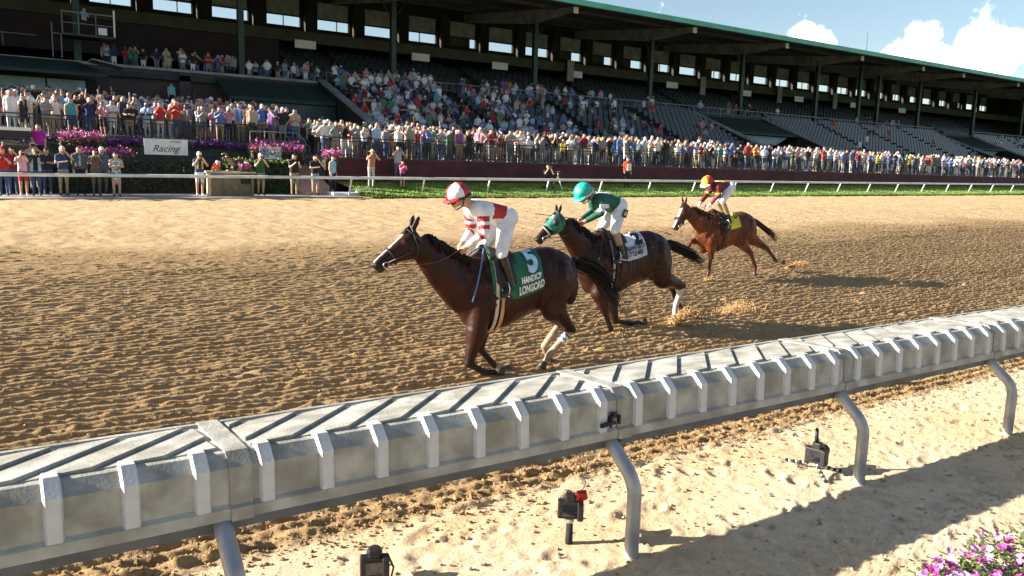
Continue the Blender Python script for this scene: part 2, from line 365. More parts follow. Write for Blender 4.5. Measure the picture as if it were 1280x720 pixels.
def tread_meshes():                              # slanted raised treads: low on one edge, proud on the other
    pitch = SEG/8; out = []
    for i in range(-2, 8):
        xs = i*pitch+.02; strips = []
        for (a, ha), (b, hb) in (((0.,.004),(.12,.013)), ((.12,.013),(.28,.021))):
            q = []
            for (yy, sh) in ((3.975,.0),(4.465,.5)):
                q += [(xs+a+sh, yy, ha), (xs+b+sh, yy, hb)]
            strips.append([q[0],q[1],q[3],q[2]])
        mb = MB()
        for st in strips:
            pl = clip_x([(x,y,deck(y)+h) for x,y,h in st], .085, SEG-.085)
            if len(pl) < 3: continue
            n = len(pl); vs = pl+[(x,y,deck(y)-.004) for x,y,z in pl]
            mb.add(vs, [tuple(range(n))]+[(k,(k+1)%n,n+(k+1)%n,n+k) for k in range(n)])
        if mb.v: out.append(mb.mesh('tread', M_cover))
    return out
tr_meshes = tread_meshes()
def me_post_():
    mb = MB(); pts = [(0,3.60,-.35),(0,3.60,.0),(0,3.60,.40)]
    for k in range(1,9):
        a = math.radians(52*k/8); pts.append((0, 3.60+.20*(1-math.cos(a)), .40+.20*math.sin(a)))
    pts += [(0,3.80,.655),(0,3.92,.75)]
    mb.tube(pts, .047, 14); return mb.mesh('post', M_post, True)
me_post = me_post_()
me_bar = MB().bx(0,SEG,3.88,4.30,.800,.86).bx(0,SEG,3.862,3.94,.662,.80).mesh('under_beam', M_under)
def put(name, me, x): o = link_mesh(name, me, rail); o.location.x = x; return o
for s in range(-2, 6):
    x = s*SEG
    put('cover', me_cover, x); put('joint_strap', me_strap, x); put('under_beam', me_bar, x)
    for m in tr_meshes: put('tread', m, x)
    for k in range(8): put('rib', me_rib, x+SEG/8*(k+.42))
    put('post', me_post, x-.09)
# ------------------------------------------------------------------ remote cameras on the sand and on the rail
M_blk = mat('black_camera_body', (.008,.008,.009), .5, .3, 30, .25, 180)
M_lens = mat('lens_glass', (.01,.012,.02), .05, .1, 5, spec=.9)
M_redf = mat('red_filter_ring', (.45,.015,.012), .35, .1)
M_grip = mat('rubber_grip', (.012,.012,.013), .8, .3, 60, .5, 250)
M_met = mat('bright_metal', (.5,.5,.5), .35, .1, metal=.8)
def slr(root, z0, sc=1., ring=None):
    def pt(name, mb, m, par=root): return mb.build(name, m, par, True)
    b = MB(); b.box((0,0,z0+.055*sc),(.145*sc,.06*sc,.105*sc)); b.box((0,.0,z0+.125*sc),(.06*sc,.055*sc,.045*sc)); b.box((.058*sc,-.018*sc,z0+.055*sc),(.035*sc,.075*sc,.11*sc))
    body = b.build('camera_body', M_blk, root)
    bv = body.modifiers.new('bevel','BEVEL'); bv.width = .008*sc; bv.segments = 2
    l = MB(); l.tube([(0,.03*sc,z0+.06*sc),(0,.085*sc,z0+.06*sc),(0,.09*sc,z0+.06*sc),(0,.135*sc,z0+.06*sc)],[.036*sc,.036*sc,.04*sc,.042*sc],16)
    le = l.build('lens', M_grip, root); MB().tube([(0,.128*sc,z0+.06*sc),(0,.1375*sc,z0+.06*sc)],.035*sc,16).build('front_glass', M_lens, le)
    MB().bx(-.045*sc,.04*sc,-.034*sc,-.031*sc,z0+.02*sc,z0+.085*sc).build('screen', M_lens, root)
    if ring: MB().tube([(.03*sc,.0,z0+.11*sc),(.055*sc,.0,z0+.145*sc),(.07*sc,.0,z0+.15*sc),(.085*sc,.0,z0+.12*sc)],[.02*sc,.03*sc,.03*sc,.018*sc],10).build('remote_trigger', ring, root)
def gpoint(px, py):
    d = ray(px,py); t = 2.
    for _ in range(60):
        p = CAMP+d*t; t -= (p[2]-G(p[0],p[1]))/d[2]
    return Vector(CAMP+d*t)
# mini ball-head tripod in mid sand with red trigger
p = gpoint(711,678); c1 = empty('remote_camera', p, math.radians(-38), 'black remote camera with red trigger on a short stand before the rail', 'camera')
MB().tube([(0,0,-.02),(0,0,.15)],[.026,.022],10).build('stand', M_grip, c1, True); MB().ell((0,0,.16),(.032,.032,.026)).build('ball_head', M_met, c1, True)
slr(c1, .175, 1.15, M_redf)
cab = MB(); A = Vector((.05,0,.36)); pts = [A+Vector((.02*math.sin(t*9)+.12*t, .25*t, .28*t*t+.05*t)) for t in [i/12 for i in range(13)]]
cab.tube(pts, .004, 5).build('cable', M_met, c1, True)
p = gpoint(468,735); c2 = empty('remote_camera', p, math.radians(-25), 'black remote camera wrapped in a strap, lowest beside the bare sand', 'camera')
MB().tube([(0,0,-.02),(0,0,.08)],[.03,.024],10).build('stand', M_grip, c2, True); slr(c2, .08, 1.15)
MB().tube([(.08,0,.20),(.11,-.03,.14),(.09,-.05,.06)],.008,6,flat=.4).build('strap', M_grip, c2, True)
p = gpoint(1019,590); c3 = empty('remote_camera', p, math.radians(-75), 'black remote camera with upright antenna on a jointed bendy tripod', 'camera')
slr(c3, .08, 1.25); MB().tube([(-.01,0,.26),(-.015,0,.38)],[.017,.014],8).build('antenna', M_blk, c3, True)
for a, ln in ((2.9,.30),(-.9,.26),(.7,.22)):
    leg = MB(); n = 9
    for i in range(n):
        t = (i+.5)/n; leg.ell((math.cos(a)*ln*t, math.sin(a)*ln*t, .075*(1-t)**1.6+.018), (.017,.017,.016), 8, 5, mi=i%2)
    leg.build('bendy_leg', [M_grip, M_met], c3, True)
# camera clamped on the front of the rail
p = P(767,528,3.80); c4 = empty('clamped_camera', p, math.radians(10), 'small black camera on a clamp fixed to the front of the rail', 'camera')
slr(c4, -.01, .55); MB().tube([(0,.03,-.02),(0,.02,-.10),(.02,.03,-.14)],.013,8).build('clamp_arm', M_grip, c4, True)
MB().box((-.07,-.01,.005),(.14,.022,.022)).build('clamp_bar', M_grip, c4); MB().box((.06,.02,-.13),(.09,.02,.03),ry=.5).build('clamp_jaw', M_grip, c4)
# ------------------------------------------------------------------ petunias at the lower corner
M_leaf = mat('petunia_leaf', (.10,.17,.035), .55, .35, 20, .3, 60)
M_pet = mat('petunia_pink', (.62,.22,.52), .6, .25, 14, .3, 40, col2=(.72,.42,.64))
M_pet2 = mat('petunia_magenta', (.50,.05,.30), .6, .25, 14, .3, 40)
fb = empty('petunia_bed', gpoint(1215,715), 0, 'clump of pink petunias with green leaves growing on the sand', 'flowers')
def me_flower(m):
    mb = MB(); n = 15; vs = [(0,0,-.022)]; 
    for k in range(n):
        a = 2*math.pi*k/n; r = .011; vs.append((r*math.cos(a), r*math.sin(a), -.004))
    for k in range(n):
        a = 2*math.pi*k/n; r = .034*(1-.13*(1 if k%3==0 else 0)); vs.append((r*math.cos(a), r*math.sin(a), .004*math.sin(k*2.1)))
    fs = [(0,1+k,1+(k+1)%n) for k in range(n)]+[(1+k,1+n+k,1+n+(k+1)%n,1+(k+1)%n) for k in range(n)]
    mb.add(vs, fs); return mb.mesh('flower', m, True, False)
fm = [me_flower(M_pet), me_flower(M_pet), me_flower(M_pet2)]
lv = MB()
for i in range(560):
    px = random.uniform(1130,1420); py = 735-.48*(px-1130)*random.uniform(.2,1.08)+random.uniform(-6,90)
    if py < 702-.42*(px-1150): continue
    q = gpoint(px, py)-fb.location; z = random.uniform(.02,.10)
    if i < 420:
        o = link_mesh('flower', random.choice(fm), fb); o.location = (q.x, q.y, z+.05); o.rotation_euler = (random.uniform(.1,1.1), random.uniform(-.5,.5), random.uniform(0,6.3)); o.scale = [random.uniform(.6,.95)]*3
    for j in range(9):
        a = random.random()*6.28; l = random.uniform(.03,.06); c = q+Vector((random.gauss(0,.06), random.gauss(0,.06), random.uniform(0,z))); d = Vector((math.cos(a),math.sin(a),random.uniform(-.2,.7))).normalized(); sd = d.cross(Vector((0,0,1))).normalized()
        lv.add([c, c+d*l*.5+sd*l*.28, c+d*l, c+d*l*.5-sd*l*.28], [(0,1,2,3)])
ob = lv.build('leaves', M_leaf, fb); tag(ob, kind='stuff')
# ------------------------------------------------------------------ grandstand
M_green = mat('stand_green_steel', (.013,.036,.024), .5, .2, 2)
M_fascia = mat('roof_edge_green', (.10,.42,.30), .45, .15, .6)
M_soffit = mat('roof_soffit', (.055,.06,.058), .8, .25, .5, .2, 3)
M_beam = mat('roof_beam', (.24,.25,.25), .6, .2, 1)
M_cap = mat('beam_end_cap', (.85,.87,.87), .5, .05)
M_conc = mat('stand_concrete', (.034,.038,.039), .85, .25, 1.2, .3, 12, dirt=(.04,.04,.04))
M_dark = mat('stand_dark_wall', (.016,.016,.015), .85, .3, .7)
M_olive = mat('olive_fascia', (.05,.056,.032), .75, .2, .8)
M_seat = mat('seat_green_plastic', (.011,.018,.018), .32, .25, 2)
M_rail = mat('grey_handrail', (.14,.15,.15), .45, .15, 3, metal=.3)
M_white = mat('white_paint', (.78,.78,.76), .5, .08, 2)
M_cop = mat('pale_coping', (.26,.26,.26), .7, .2, 1, .2, 10)
M_glass = mat('window_glass', (.32,.36,.36), .12, .2, 1.5, spec=.8)
M_gcan = mat('green_canopy', (.016,.036,.027), .7, .2, .8, .3, 6, stretch=(4,.2,1))
M_panel = mat('frosted_panel', (.30,.42,.44), .5, .12, 1)
def brick_mat(name, c1, c2, mortar, sc):
    m = bpy.data.materials.new(name); m.use_nodes = True; nt = m.node_tree; b = nt.nodes['Principled BSDF']; b.inputs['Roughness'].default_value = .9
    t = nd(nt,'ShaderNodeTexCoord'); mp = nd(nt,'ShaderNodeMapping'); mp.inputs['Rotation'].default_value = (math.radians(90),0,0); nt.links.new(t.outputs['Object'], mp.inputs['Vector'])
    br = nd(nt,'ShaderNodeTexBrick'); br.inputs['Scale'].default_value = sc; br.inputs['Color1'].default_value = (*c1,1); br.inputs['Color2'].default_value = (*c2,1); br.inputs['Mortar'].default_value = (*mortar,1); br.inputs['Mortar Size'].default_value = .012
    nt.links.new(mp.outputs['Vector'], br.inputs['Vector']); nt.links.new(br.outputs['Color'], b.inputs['Base Color']); return m
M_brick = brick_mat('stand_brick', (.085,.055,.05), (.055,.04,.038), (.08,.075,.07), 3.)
M_brickr = brick_mat('path_brick', (.50,.26,.17), (.40,.2,.13), (.45,.38,.32), 3.)
M_maroon = mat('maroon_wall', (.075,.014,.024), .8, .25, 1.2, .3, 8)
M_black = mat('black_fence_paint', (.014,.014,.015), .5, .2, 3)
stand = empty('grandstand', (60,60,1.9), 0, 'long covered racetrack grandstand with green edged roof above tiers of seats', 'grandstand')
OS = Vector((50,50,2)); KS = 1.2; stand.scale = (KS,)*3   # parts are drawn at a smaller gauge, then sized to the building
def ST(x, y, z): return Vector((60+(x-50)*KS, 60+(y-50)*KS, 1.9+(z-2)*KS))
def sp(name, mb, m, par=None, smooth=False):
    mb.v = [(v[0]-OS.x, v[1]-OS.y, v[2]-OS.z) for v in mb.v]
    return mb.build(name, m, par if par is not None else stand, smooth)
XL, XR = -14., 130.
# roof slab with its green front edge
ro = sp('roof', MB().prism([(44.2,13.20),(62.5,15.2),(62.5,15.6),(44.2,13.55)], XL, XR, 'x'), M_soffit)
sp('fascia', MB().prism([(43.9,13.12),(44.196,13.12),(44.196,13.56),(43.9,13.46)], XL, XR, 'x'), M_fascia, ro)
cols = [-2.5, 6.1, 14.75, 24.7, 36.3, 48.1, 59.4, 70.5, 77.7, 81.1, 89.1, 101.4, 113.6, 125.]
for i, x in enumerate(cols):
    c = MB(); zb = 6.9
    c.bx(x-.17,x+.17,49.83,49.87,zb,13.3); c.bx(x-.17,x+.17,50.13,50.17,zb,13.3); c.bx(x-.03,x+.03,49.87,50.13,zb,13.3)
    co = sp('column', c, M_green)
    if i % 1 == 0:
        k = MB()
        for sx_ in (-1,1): k.tube([(x,50,11.6),(x+sx_*1.5,50,13.6)], .05, 6)
        sp('knee_brace', k, M_green, co)
for x in [c*1. for c in cols if c not in (77.7,)]:
    b = MB(); b.add([(x-.13,45.4,13.28),(x+.13,45.4,13.28),(x+.13,45.4,12.98),(x-.13,45.4,12.98),(x-.13,50.3,13.72),(x+.13,50.3,13.72),(x+.13,50.3,12.75),(x-.13,50.3,12.75),(x-.13,61.,14.7),(x+.13,61,14.7),(x+.13,61,14.1),(x-.13,61,14.1)],
        [(0,1,2,3),(0,4,5,1),(1,5,6,2),(2,6,7,3),(3,7,4,0),(4,8,9,5),(5,9,10,6),(6,10,11,7),(7,11,8,4),(8,11,10,9)])
    bo = sp('roof_beam', b, M_beam); sp('end_cap', MB().bx(x-.2,x+.2,45.32,45.396,12.86,13.27), M_cap, bo)
pl = MB()
for y in (47.3, 52.5, 55, 57.5): 
    z = 13.2+(y-44.2)*2/18.3; pl.bx(XL+.2,XR-.2,y-.06,y+.06,z-.22,z-.01)
sp('purlin', pl, M_soffit)
# back wall with a run of windows, three to a bay
wz0, wz1, wzm = 11.95, 13.95, 12.75
bw = MB(); bw.bx(XL,XR,60.,60.3,6.,wz0); bw.bx(XL,XR,60.,60.3,wz1,14.9)
wins = []
x = -11.; 
while x < 126: wins.append((x, x+2.55)); x += 3.82
px_ = XL
for a, b_ in wins: bw.bx(px_,a,60.,60.3,wz0,wz1); px_ = b_
bw.bx(px_,XR,60.,60.3,wz0,wz1)
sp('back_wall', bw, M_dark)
for i, (a, b_) in enumerate(wins):
    f = MB(); w = .06
    f.bx(a,b_,60.05,60.15,wzm-.05,wzm+.05); f.bx(a,a+w,60.05,60.15,wz0,wz1); f.bx(b_-w,b_,60.05,60.15,wz0,wz1); f.bx(a+w,b_-w,60.05,60.15,wz0,wz0+w)
    if i % 3 != 1: m_ = a+(b_-a)*random.choice((.5,.62,.4)); f.bx(m_-.03,m_+.03,60.05,60.15,wz0+w,wzm-.05)
    fo = sp('window', f, M_dark)
    sp('pane', MB().bx(a+w,b_-w,60.09,60.11,wzm+.05,wz1), M_glass, fo)
    if random.random() < .38: sp('blind', MB().bx(a+w,a+(b_-a)*random.uniform(.4,.9),60.07,60.085,wz0+w,wzm-.05), M_soffit, fo)
# piers between the windows stand proud of the wall
for k in range(0, len(wins)-1):
    a = wins[k][1]; sp('pier', MB().bx(a+.22,a+1.05,59.6,59.998,7.,14.4), M_dark)
sp('side_wall', MB().bx(XL-.3,XL,44.5,60.3,2.,15), M_dark); sp('side_wall', MB().bx(XR,XR+.3,44.5,60.3,2.,15), M_dark)
# upper deck: olive band, hanging signs
sp('upper_fascia', MB().bx(XL,XR,56.,56.25,10.38,11.12), M_olive); sp('upper_floor', MB().bx(XL,XR,56.25,60.,10.9,11.05), M_dark)
sp('concourse_floor', MB().bx(XL,XR,49.0,60.,6.55,6.85), M_conc)
for sx_ in (20.9,29.9,37.1,44.9,56.6,67.2,75.8,86,96): sp('hanging_sign', MB().bx(sx_-.75,sx_+.75,55.80,55.86,9.95,10.5), M_white)
for sx_ in (44.2,60.6,72.3,82.): sp('hanging_panel', MB().bx(sx_-.35,sx_+.35,55.6,55.7,9.6,11.3), M_beam)
# rear tier of seats under the upper deck
rt = MB()
for r in range(9): rt.bx(XL+.1 if r>20 else 19., XR-.1, 52.+r*.82, 59.9, 6.85+r*.36, 6.85+(r+1)*.36-.004)
sp('rear_terrace', rt, M_conc)
# lower tiers: stepped concrete, seats on top
blocks = [(19.6,52.3),(61.7,91.0),(99.7,129.)]
ROW_D, ROW_H, NROW, Y0, Z0 = .655, .305, 13, 40.5, 3.10
def row_z(r): return Z0+r*ROW_H
for a, b_ in blocks:
    t = MB()
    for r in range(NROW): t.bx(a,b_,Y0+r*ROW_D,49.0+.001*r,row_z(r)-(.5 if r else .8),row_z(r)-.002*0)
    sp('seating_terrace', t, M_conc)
aisles = [27.9, 36.2, 44.4, 69.,76.4,83.8, 107,115,122]
SEATV = [(-.2,-.16,.36),(.2,-.16,.36),(.2,.14,.33),(-.2,.14,.33),(-.2,.17,.36),(.2,.17,.36),(.2,.25,.76),(-.2,.25,.76),(-.2,-.16,.31),(.2,-.16,.31)]
SEATF = [(0,1,2,3),(4,5,6,7),(0,8,9,1)]
def seat_rows(name, lst):
    sv = np.array(SEATV); n = len(lst); V = (sv[None]+np.array(lst)[:,None]).reshape(-1,3)-np.array(OS)
    fs = [tuple(i+10*k for i in f) for k in range(n) for f in SEATF]
    me = bpy.data.meshes.new(name); me.from_pydata(V.tolist(), [], fs); me.materials.append(M_seat); me.update()
    o = link_mesh(name, me, stand); sm = o.modifiers.new('thick','SOLIDIFY'); sm.thickness = .035; return tag(o, kind='stuff')
seat_pos = []
for a, b_ in blocks:
    ls = []
    for r in range(NROW):
        x = a+.4
        while x < b_-.3:
            if all(abs(x-q) > .65 for q in aisles): ls.append((x, Y0+r*ROW_D+.3, row_z(r)))
            x += .52
    seat_pos += ls; seat_rows('seats', ls)
ls = []
for r in range(9):
    x = 19.6
    while x < 128:
        if (x % 11.) > 1.2: ls.append((x, 52.+r*.82+.4, 6.85+(r+1)*.36))
        x += .56
seat_rows('rear_seats', ls)
for q in aisles:
    st = MB()
    for r in range(NROW-1): st.bx(q-.55,q+.55,Y0+r*ROW_D+.33,Y0+(r+1)*ROW_D,row_z(r),row_z(r)+ROW_H/2)
    sp('aisle_steps', st, M_conc)
# rail at the front of the concourse
for a, b_ in ((19.6,52.3),(52.4,61.6),(61.7,91.),(99.7,129.)):
    h = MB(); h.bx(a,b_,48.93,48.98,7.72,7.78); h.bx(a,b_,48.94,48.97,7.30,7.33)
    x = a+.05
    while x < b_: h.bx(x-.03,x+.03,48.92,48.98,6.85,7.72); x += 1.63
    sp('concourse_rail', h, M_rail)
# sloping side walls of the tiers with pale coping
for x in (19.4,52.5,61.5,91.2,99.5):
    w = MB(); w.prism([(40.6,2.4),(49.,2.4),(49.,7.15),(42.,4.5),(40.6,3.95)], x-.12, x+.12, 'x'); wo_ = sp('stair_wall', w, M_dark)
    sp('coping', MB().prism([(40.55,3.97),(42.,4.52),(49.1,7.20),(49.1,7.32),(42.,4.66),(40.55,4.1)], x-.24, x+.24, 'x'), M_cop, wo_)
# entrances between the tiers: brick wall, green canopy, frosted screen
for a, b_ in ((52.62,61.38),(91.32,99.38)):
    sp('brick_wall', MB().bx(a,b_,48.6,48.9,2.6,6.9), M_brick)
    sp('entrance_canopy', MB().prism([(49.,7.05),(49.,6.9),(44.8,5.45),(44.8,5.62)], a, b_, 'x'), M_gcan)
    sp('entrance_screen', MB().prism([(a+1.0,4.7),(b_-2.5,4.7),(b_-1.,5.4),(a+.3,5.4)], 45.3, 45.36, 'y'), M_panel)
    sp('parapet', MB().bx(a,b_,48.95,49.,6.85,7.3), M_gcan)
sp('brick_wall', MB().bx(XL,19.2,49.3,49.6,2.6,7.05), M_brick); sp('brick_coping', MB().bx(XL,19.2,49.2,49.7,7.053,7.2), M_cop)
sp('pilaster', MB().bx(11.0,11.6,49.0,49.29,2.6,7.0), M_brick)
sp('entrance_canopy', MB().prism([(49.25,6.93),(49.25,6.8),(46.3,5.55),(46.3,5.75)], 13.0, 19.2, 'x'), M_gcan)
sp('entrance_screen', MB().bx(13.4,19.2,46.4,46.5,3.2,5.5), mat('dark_screen', (.035,.06,.058), .5, .2, 1))
# betting booth under a green hipped awning
sp('booth_awning', MB().add([(-8,44.8,6.05),(6.7,44.8,6.1),(6.0,49.2,7.0),(-8,49.2,7.0),(-8,44.8,6.2),(6.75,44.8,6.25),(6.0,49.2,7.15),(-8,49.2,7.15)],[(0,1,2,3),(4,7,6,5),(0,4,5,1),(1,5,6,2),(2,6,7,3),(3,7,4,0)]), M_gcan)
sp('awning_trim', MB().box((6.9,46.2,6.85),(1.5,1.6,.06),ry=.18), M_cop)
sp('booth_wall', MB().bx(-8,6.5,46.6,46.8,3.4,6.1), M_dark)
for a, b_ in ((-3.6,-.7),(-.62,2.2),(2.3,4.20),(4.28,5.95)):
    sp('booth_window', MB().bx(a,b_,46.5,46.59,5.35 if b_<5 else 4.75,5.98), M_panel)
for yy, zz in ((56.,11.3),):
    # press balcony high up on the left
    pb = MB(); pb.bx(5.2,7.7,48.2,49.9,8.35,8.45); sp('press_platform', pb, M_green)
    h = MB()
    for x in (5.25,6.,6.8,7.65): h.bx(x-.025,x+.025,48.2,48.25,8.45,9.5)
    h.bx(5.2,7.7,48.2,48.25,9.48,9.54); h.bx(5.2,7.7,48.2,48.25,8.95,8.99); sp('platform_rail', h, M_rail)
    sp('white_strip', MB().bx(7.62,7.70,48.14,48.19,8.45,9.8), M_white); sp('notice', MB().bx(6.9,7.3,48.14,48.19,8.5,8.85), M_white)
    l = MB(); l.bx(4.75,4.8,48.2,48.25,7.2,8.9); l.bx(5.15,5.2,48.2,48.25,7.2,8.4); l.bx(4.75,5.2,48.2,48.25,8.36,8.4); sp('ladder', l, M_rail)
sp('gallery_wall', MB().bx(XL,19.,55.7,55.95,8.3,10.3), mat('maroon_stand_wall', (.022,.010,.011), .8, .2, 1))
for a in (-2.,1.5): sp('gallery_rail', MB().bx(a,a+3.2,55.5,55.55,9.,9.06).bx(a+1.5,a+1.56,55.5,55.55,8.3,9.), M_rail)
sp('mast', MB().tube([(72,46,13.6),(72,46,15.6)],.035,6), M_rail)
# ------------------------------------------------------------------ apron, terrace and fences before the stand
M_pave = mat('grey_pavement', (.30,.28,.26), .9, .25, 1.5, .3, 20, dirt=(.42,.36,.28))
M_apron = mat('apron_asphalt', (.10,.10,.10), .9, .25, 1., .3, 20)
def gslab(name, x0, x1, y0, y1, dz, m, n=12, thick=.3):
    mb = MB(); xs = [x0+(x1-x0)*i/n for i in range(n+1)]
    vs = []; 
    for x in xs: vs += [(x,y0,G(x,33.)+dz),(x,y1,G(x,33.)+dz),(x,y0,G(x,33.)-thick)]
    fs = []
    for i in range(n): a, b = 3*i, 3*i+3; fs += [(a,b,b+1,a+1),(a+2,b+2,b,a)]
    mb.add(vs, fs); o = mb.build(name, m); return tag(o, kind='structure')
gslab('pavement', -14, 14.6, 32.3, 40, .035, M_pave)
ap = MB().prism([(36.1,.5),(36.1,2.44),(48.6,3.2),(60.3,3.2),(60.3,.5)], 14.2, 154., 'x').build('apron', M_apron); tag(ap, kind='structure')
te = MB().prism([(38.3,.5),(38.3,3.02),(59.1,4.9),(59.1,.5)], XL, 12.6, 'x').build('terrace', M_apron); tag(te, kind='structure')
ra = MB().prism([(34.2,.6),(34.2,.98),(38.3,2.3),(41,3.0),(41,.6)], 12.6, 14.19, 'x').build('brick_ramp', M_brickr); tag(ra, kind='structure')
wl_ = MB(); wl_.bx(14.4,129.,35.75,36.08,.5,2.50); wall = wl_.build('maroon_wall', M_maroon, origin=(60,36,.8)); tag(wall, 'long low maroon wall below the black crowd fence', 'wall')
MB().bx(14.35-60,129.-60,35.70-36,36.09-36,2.503-.8,2.57-.8).build('coping', mat('maroon_coping', (.10,.03,.045), .7, .2, 2), wall)
def fence(name, a, b, y, z, h, label, step=.125):
    root = empty(name, (a,y,z), 0, label, 'fence'); n = 0; x = 0.; L = b-a
    r = MB(); r.bx(0,L,-.02,.02,h-.05,h); r.bx(0,L,-.018,.018,h-.20,h-.165); r.bx(0,L,-.018,.018,.08,.12); r.build('fence_rails', M_black, root)
    pm = MB().bx(-.035,.035,-.035,.035,0,h+.06).mesh('fence_post', M_black)
    x = 0.
    while x <= L: o = link_mesh('fence_post', pm, root); o.location.x = x; x += 2.2
    bal = MB(); x = step
    while x < L:
        bal.bx(x-.011,x+.011,-.011,.011,.12,h-.2); x += step
    tag(bal.build('balusters', M_black, root), kind='stuff')
    return root
fence('crowd_fence', 14.3, 128.8, 36.0, 2.575, .92, 'black metal picket fence along the top of the maroon wall')
fence('terrace_fence', -8., 12.4, 38.45, 3.03, .92, 'black metal picket fence above the purple flower bank')
# ------------------------------------------------------------------ outer rail of the track
M_rail2 = mat('outer_rail_white', (.72,.72,.70), .5, .1, 2, dirt=(.5,.47,.42))
orr = empty('outer_rail', (14.4,33,G(14.4,33)), 0, 'long white pipe rail on the far edge of the track', 'rail')
def rz_(x): return G(x,33.)+.82
mb = MB()
xs = list(np.arange(-10,100,1.2)); prev = None
for seg in (xs,):
    mb.tube([(x-14.4, 0, rz_(x)-orr.location.z) for x in seg], .055, 8, flat=1.15)
mb.build('rail_pipe', M_rail2, orr, True)
pmesh = MB().tube([(0,.30,-.05),(0,.30,.1),(0,.06,.72),(0,0,.80)], .04, 8).mesh('rail_post', M_rail2, True)
for k in range(-7, 24):
    x = 14.38+3.58*k
    if -8 < x < 14: continue
    o = link_mesh('rail_post', pmesh, orr); o.location = (x-14.4, 0, G(x,33.)-orr.location.z)
# grass strip
M_turf = mat('turf', (.17,.27,.035), .9, .3, 2.5)
def gh(y): return .03+.52*max(0,min(1,(y-32.)/3.7))
mbg = MB(); xs = np.linspace(14.8,110,60); ysg = (31.95,32.6,33.6,34.6,35.74)
mbg.add([(x,y,G(x,33.)+gh(y)) for x in xs for y in ysg], [(i*5+j,(i+1)*5+j,(i+1)*5+j+1,i*5+j+1) for i in range(59) for j in range(4)])
tag(mbg.build('grass_strip', M_turf), kind='structure')
M_blade = mat('grass_blade', (.19,.29,.04), .7, .35, 1.2)
n = 26000; gx = 14.8+85*rng.random(n)**1.5; gy = 31.9+3.8*rng.random(n); gzv = gz(gx, gy*0+33)+.03+.52*np.clip((gy-32)/3.7,0,1)
an = rng.random(n)*6.28; w = .02+.02*rng.random(n); hh = .02+.05*rng.random(n); tip = rng.normal(0,.04,(n,2))
V = np.stack([np.stack([gx-np.cos(an)*w, gy-np.sin(an)*w, gzv],-1), np.stack([gx+np.cos(an)*w, gy+np.sin(an)*w, gzv],-1), np.stack([gx+tip[:,0], gy+tip[:,1], gzv+hh],-1)],1).reshape(-1,3)
me = bpy.data.meshes.new('grass'); me.from_pydata(V.tolist(), [], np.arange(3*n).reshape(-1,3).tolist()); me.materials.append(M_blade); me.update()
tag(link_mesh('grass', me), 'bright green grass growing under the outer rail', 'grass', kind='stuff')
# ------------------------------------------------------------------ flower bank, hedges, banners
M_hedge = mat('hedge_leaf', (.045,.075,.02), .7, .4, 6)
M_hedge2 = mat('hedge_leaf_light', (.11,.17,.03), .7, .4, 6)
M_purple = mat('purple_petals', (.17,.04,.23), .65, .35, 5)
M_pinkf = mat('pink_petals', (.60,.15,.36), .65, .3, 5)
def leafy(name, pts, size, m, parent, n, nrm=.6):
    """many small leaf faces spread over sampled points"""
    P_ = np.array([pts() for _ in range(n)]); d = rng.normal(0,1,(n,3)); d[:,2] = np.abs(d[:,2])*nrm; d /= np.linalg.norm(d,axis=1)[:,None]
    e = np.cross(d, rng.normal(0,1,(n,3))); e /= np.linalg.norm(e,axis=1)[:,None]; s_ = size*(.6+.8*rng.random(n))[:,None]
    V = np.stack([P_, P_+d*s_*.5+e*s_*.32, P_+d*s_, P_+d*s_*.5-e*s_*.32],1)
    if parent is not None: V = V-np.array(parent.location)
    me = bpy.data.meshes.new(name); me.from_pydata(V.reshape(-1,3).tolist(), [], np.arange(4*n).reshape(-1,4).tolist()); me.materials.append(m); me.update()
    return tag(link_mesh(name, me, parent), kind='stuff')
bank = empty('planted_bank', (4,37,1), 0, 'dark hedge planted bank below the terrace fence, edged with purple flowers', 'hedge')
MB().prism([(35.9-37,-.2),(36.1-37,.75),(37.4-37,1.65),(38.28-37,1.9),(38.28-37,-.2)], XL-4, 12.55-4, 'x').build('bank_core', mat('bank_soil', (.03,.028,.015), .95, .3, 2), bank)
def p_bank():
    t = random.random(); y = 35.85+2.4*t; return (random.uniform(-6,12.6), y, 1.0+ (.75*min(1,t/.1) + .95*max(0,(t-.1)/.9))*1.0 + random.gauss(0,.09))
leafy('bank_leaves', p_bank, .13, M_hedge, bank, 16000)
def p_purp():
    x = random.uniform(2.5,12.4); return (x, random.gauss(37.9,.22), 2.92+random.gauss(0,.075)+.08*math.sin(x*2.1))
leafy('purple_flowers', p_purp, .09, M_purple, bank, 4200)
def bed(name, x0, x1, y, z, sy, sz, label, n, m=M_pinkf):
    r = empty(name, ((x0+x1)/2,y,z-.3), 0, label, 'flowers')
    leafy('leaves', lambda: (random.uniform(x0-.05,x1+.05), random.gauss(y,sy), z-.16+random.gauss(0,sz)), .12, M_hedge2, r, n//2)
    leafy('petals', lambda: (random.uniform(x0,x1), random.gauss(y,sy*.9), z+random.gauss(0,sz*.9)+.05), .10, m, r, n)
    MB().prism([(x0-r.location.x,-.35),(x1-r.location.x,-.35),(x1-r.location.x,.2),(x0-r.location.x,.2)], -sy*1.3, sy*1.3, 'y').build('planter', mat('planter_soil', (.04,.03,.02), .95), r)
bed('pink_flower_bed', 11.2, 13.6, 36.9, 2.78, .22, .14, 'bright pink flower bed beside the brick ramp', 2600)
bed('pink_flower_bed', 3.75, 5.3, 37.2, 2.95, .2, .13, 'pink flower bed behind the man in the grey suit', 1400)
bed('pink_flower_bed', 4.4, 6.3, 36.6, 2.42, .18, .10, 'low row of pink flowers under the terrace fence', 1200)
bed('pink_flower_pot', 14.1, 14.9, 35.5, 2.62, .16, .10, 'small pink flower pot on the end of the maroon wall', 500)
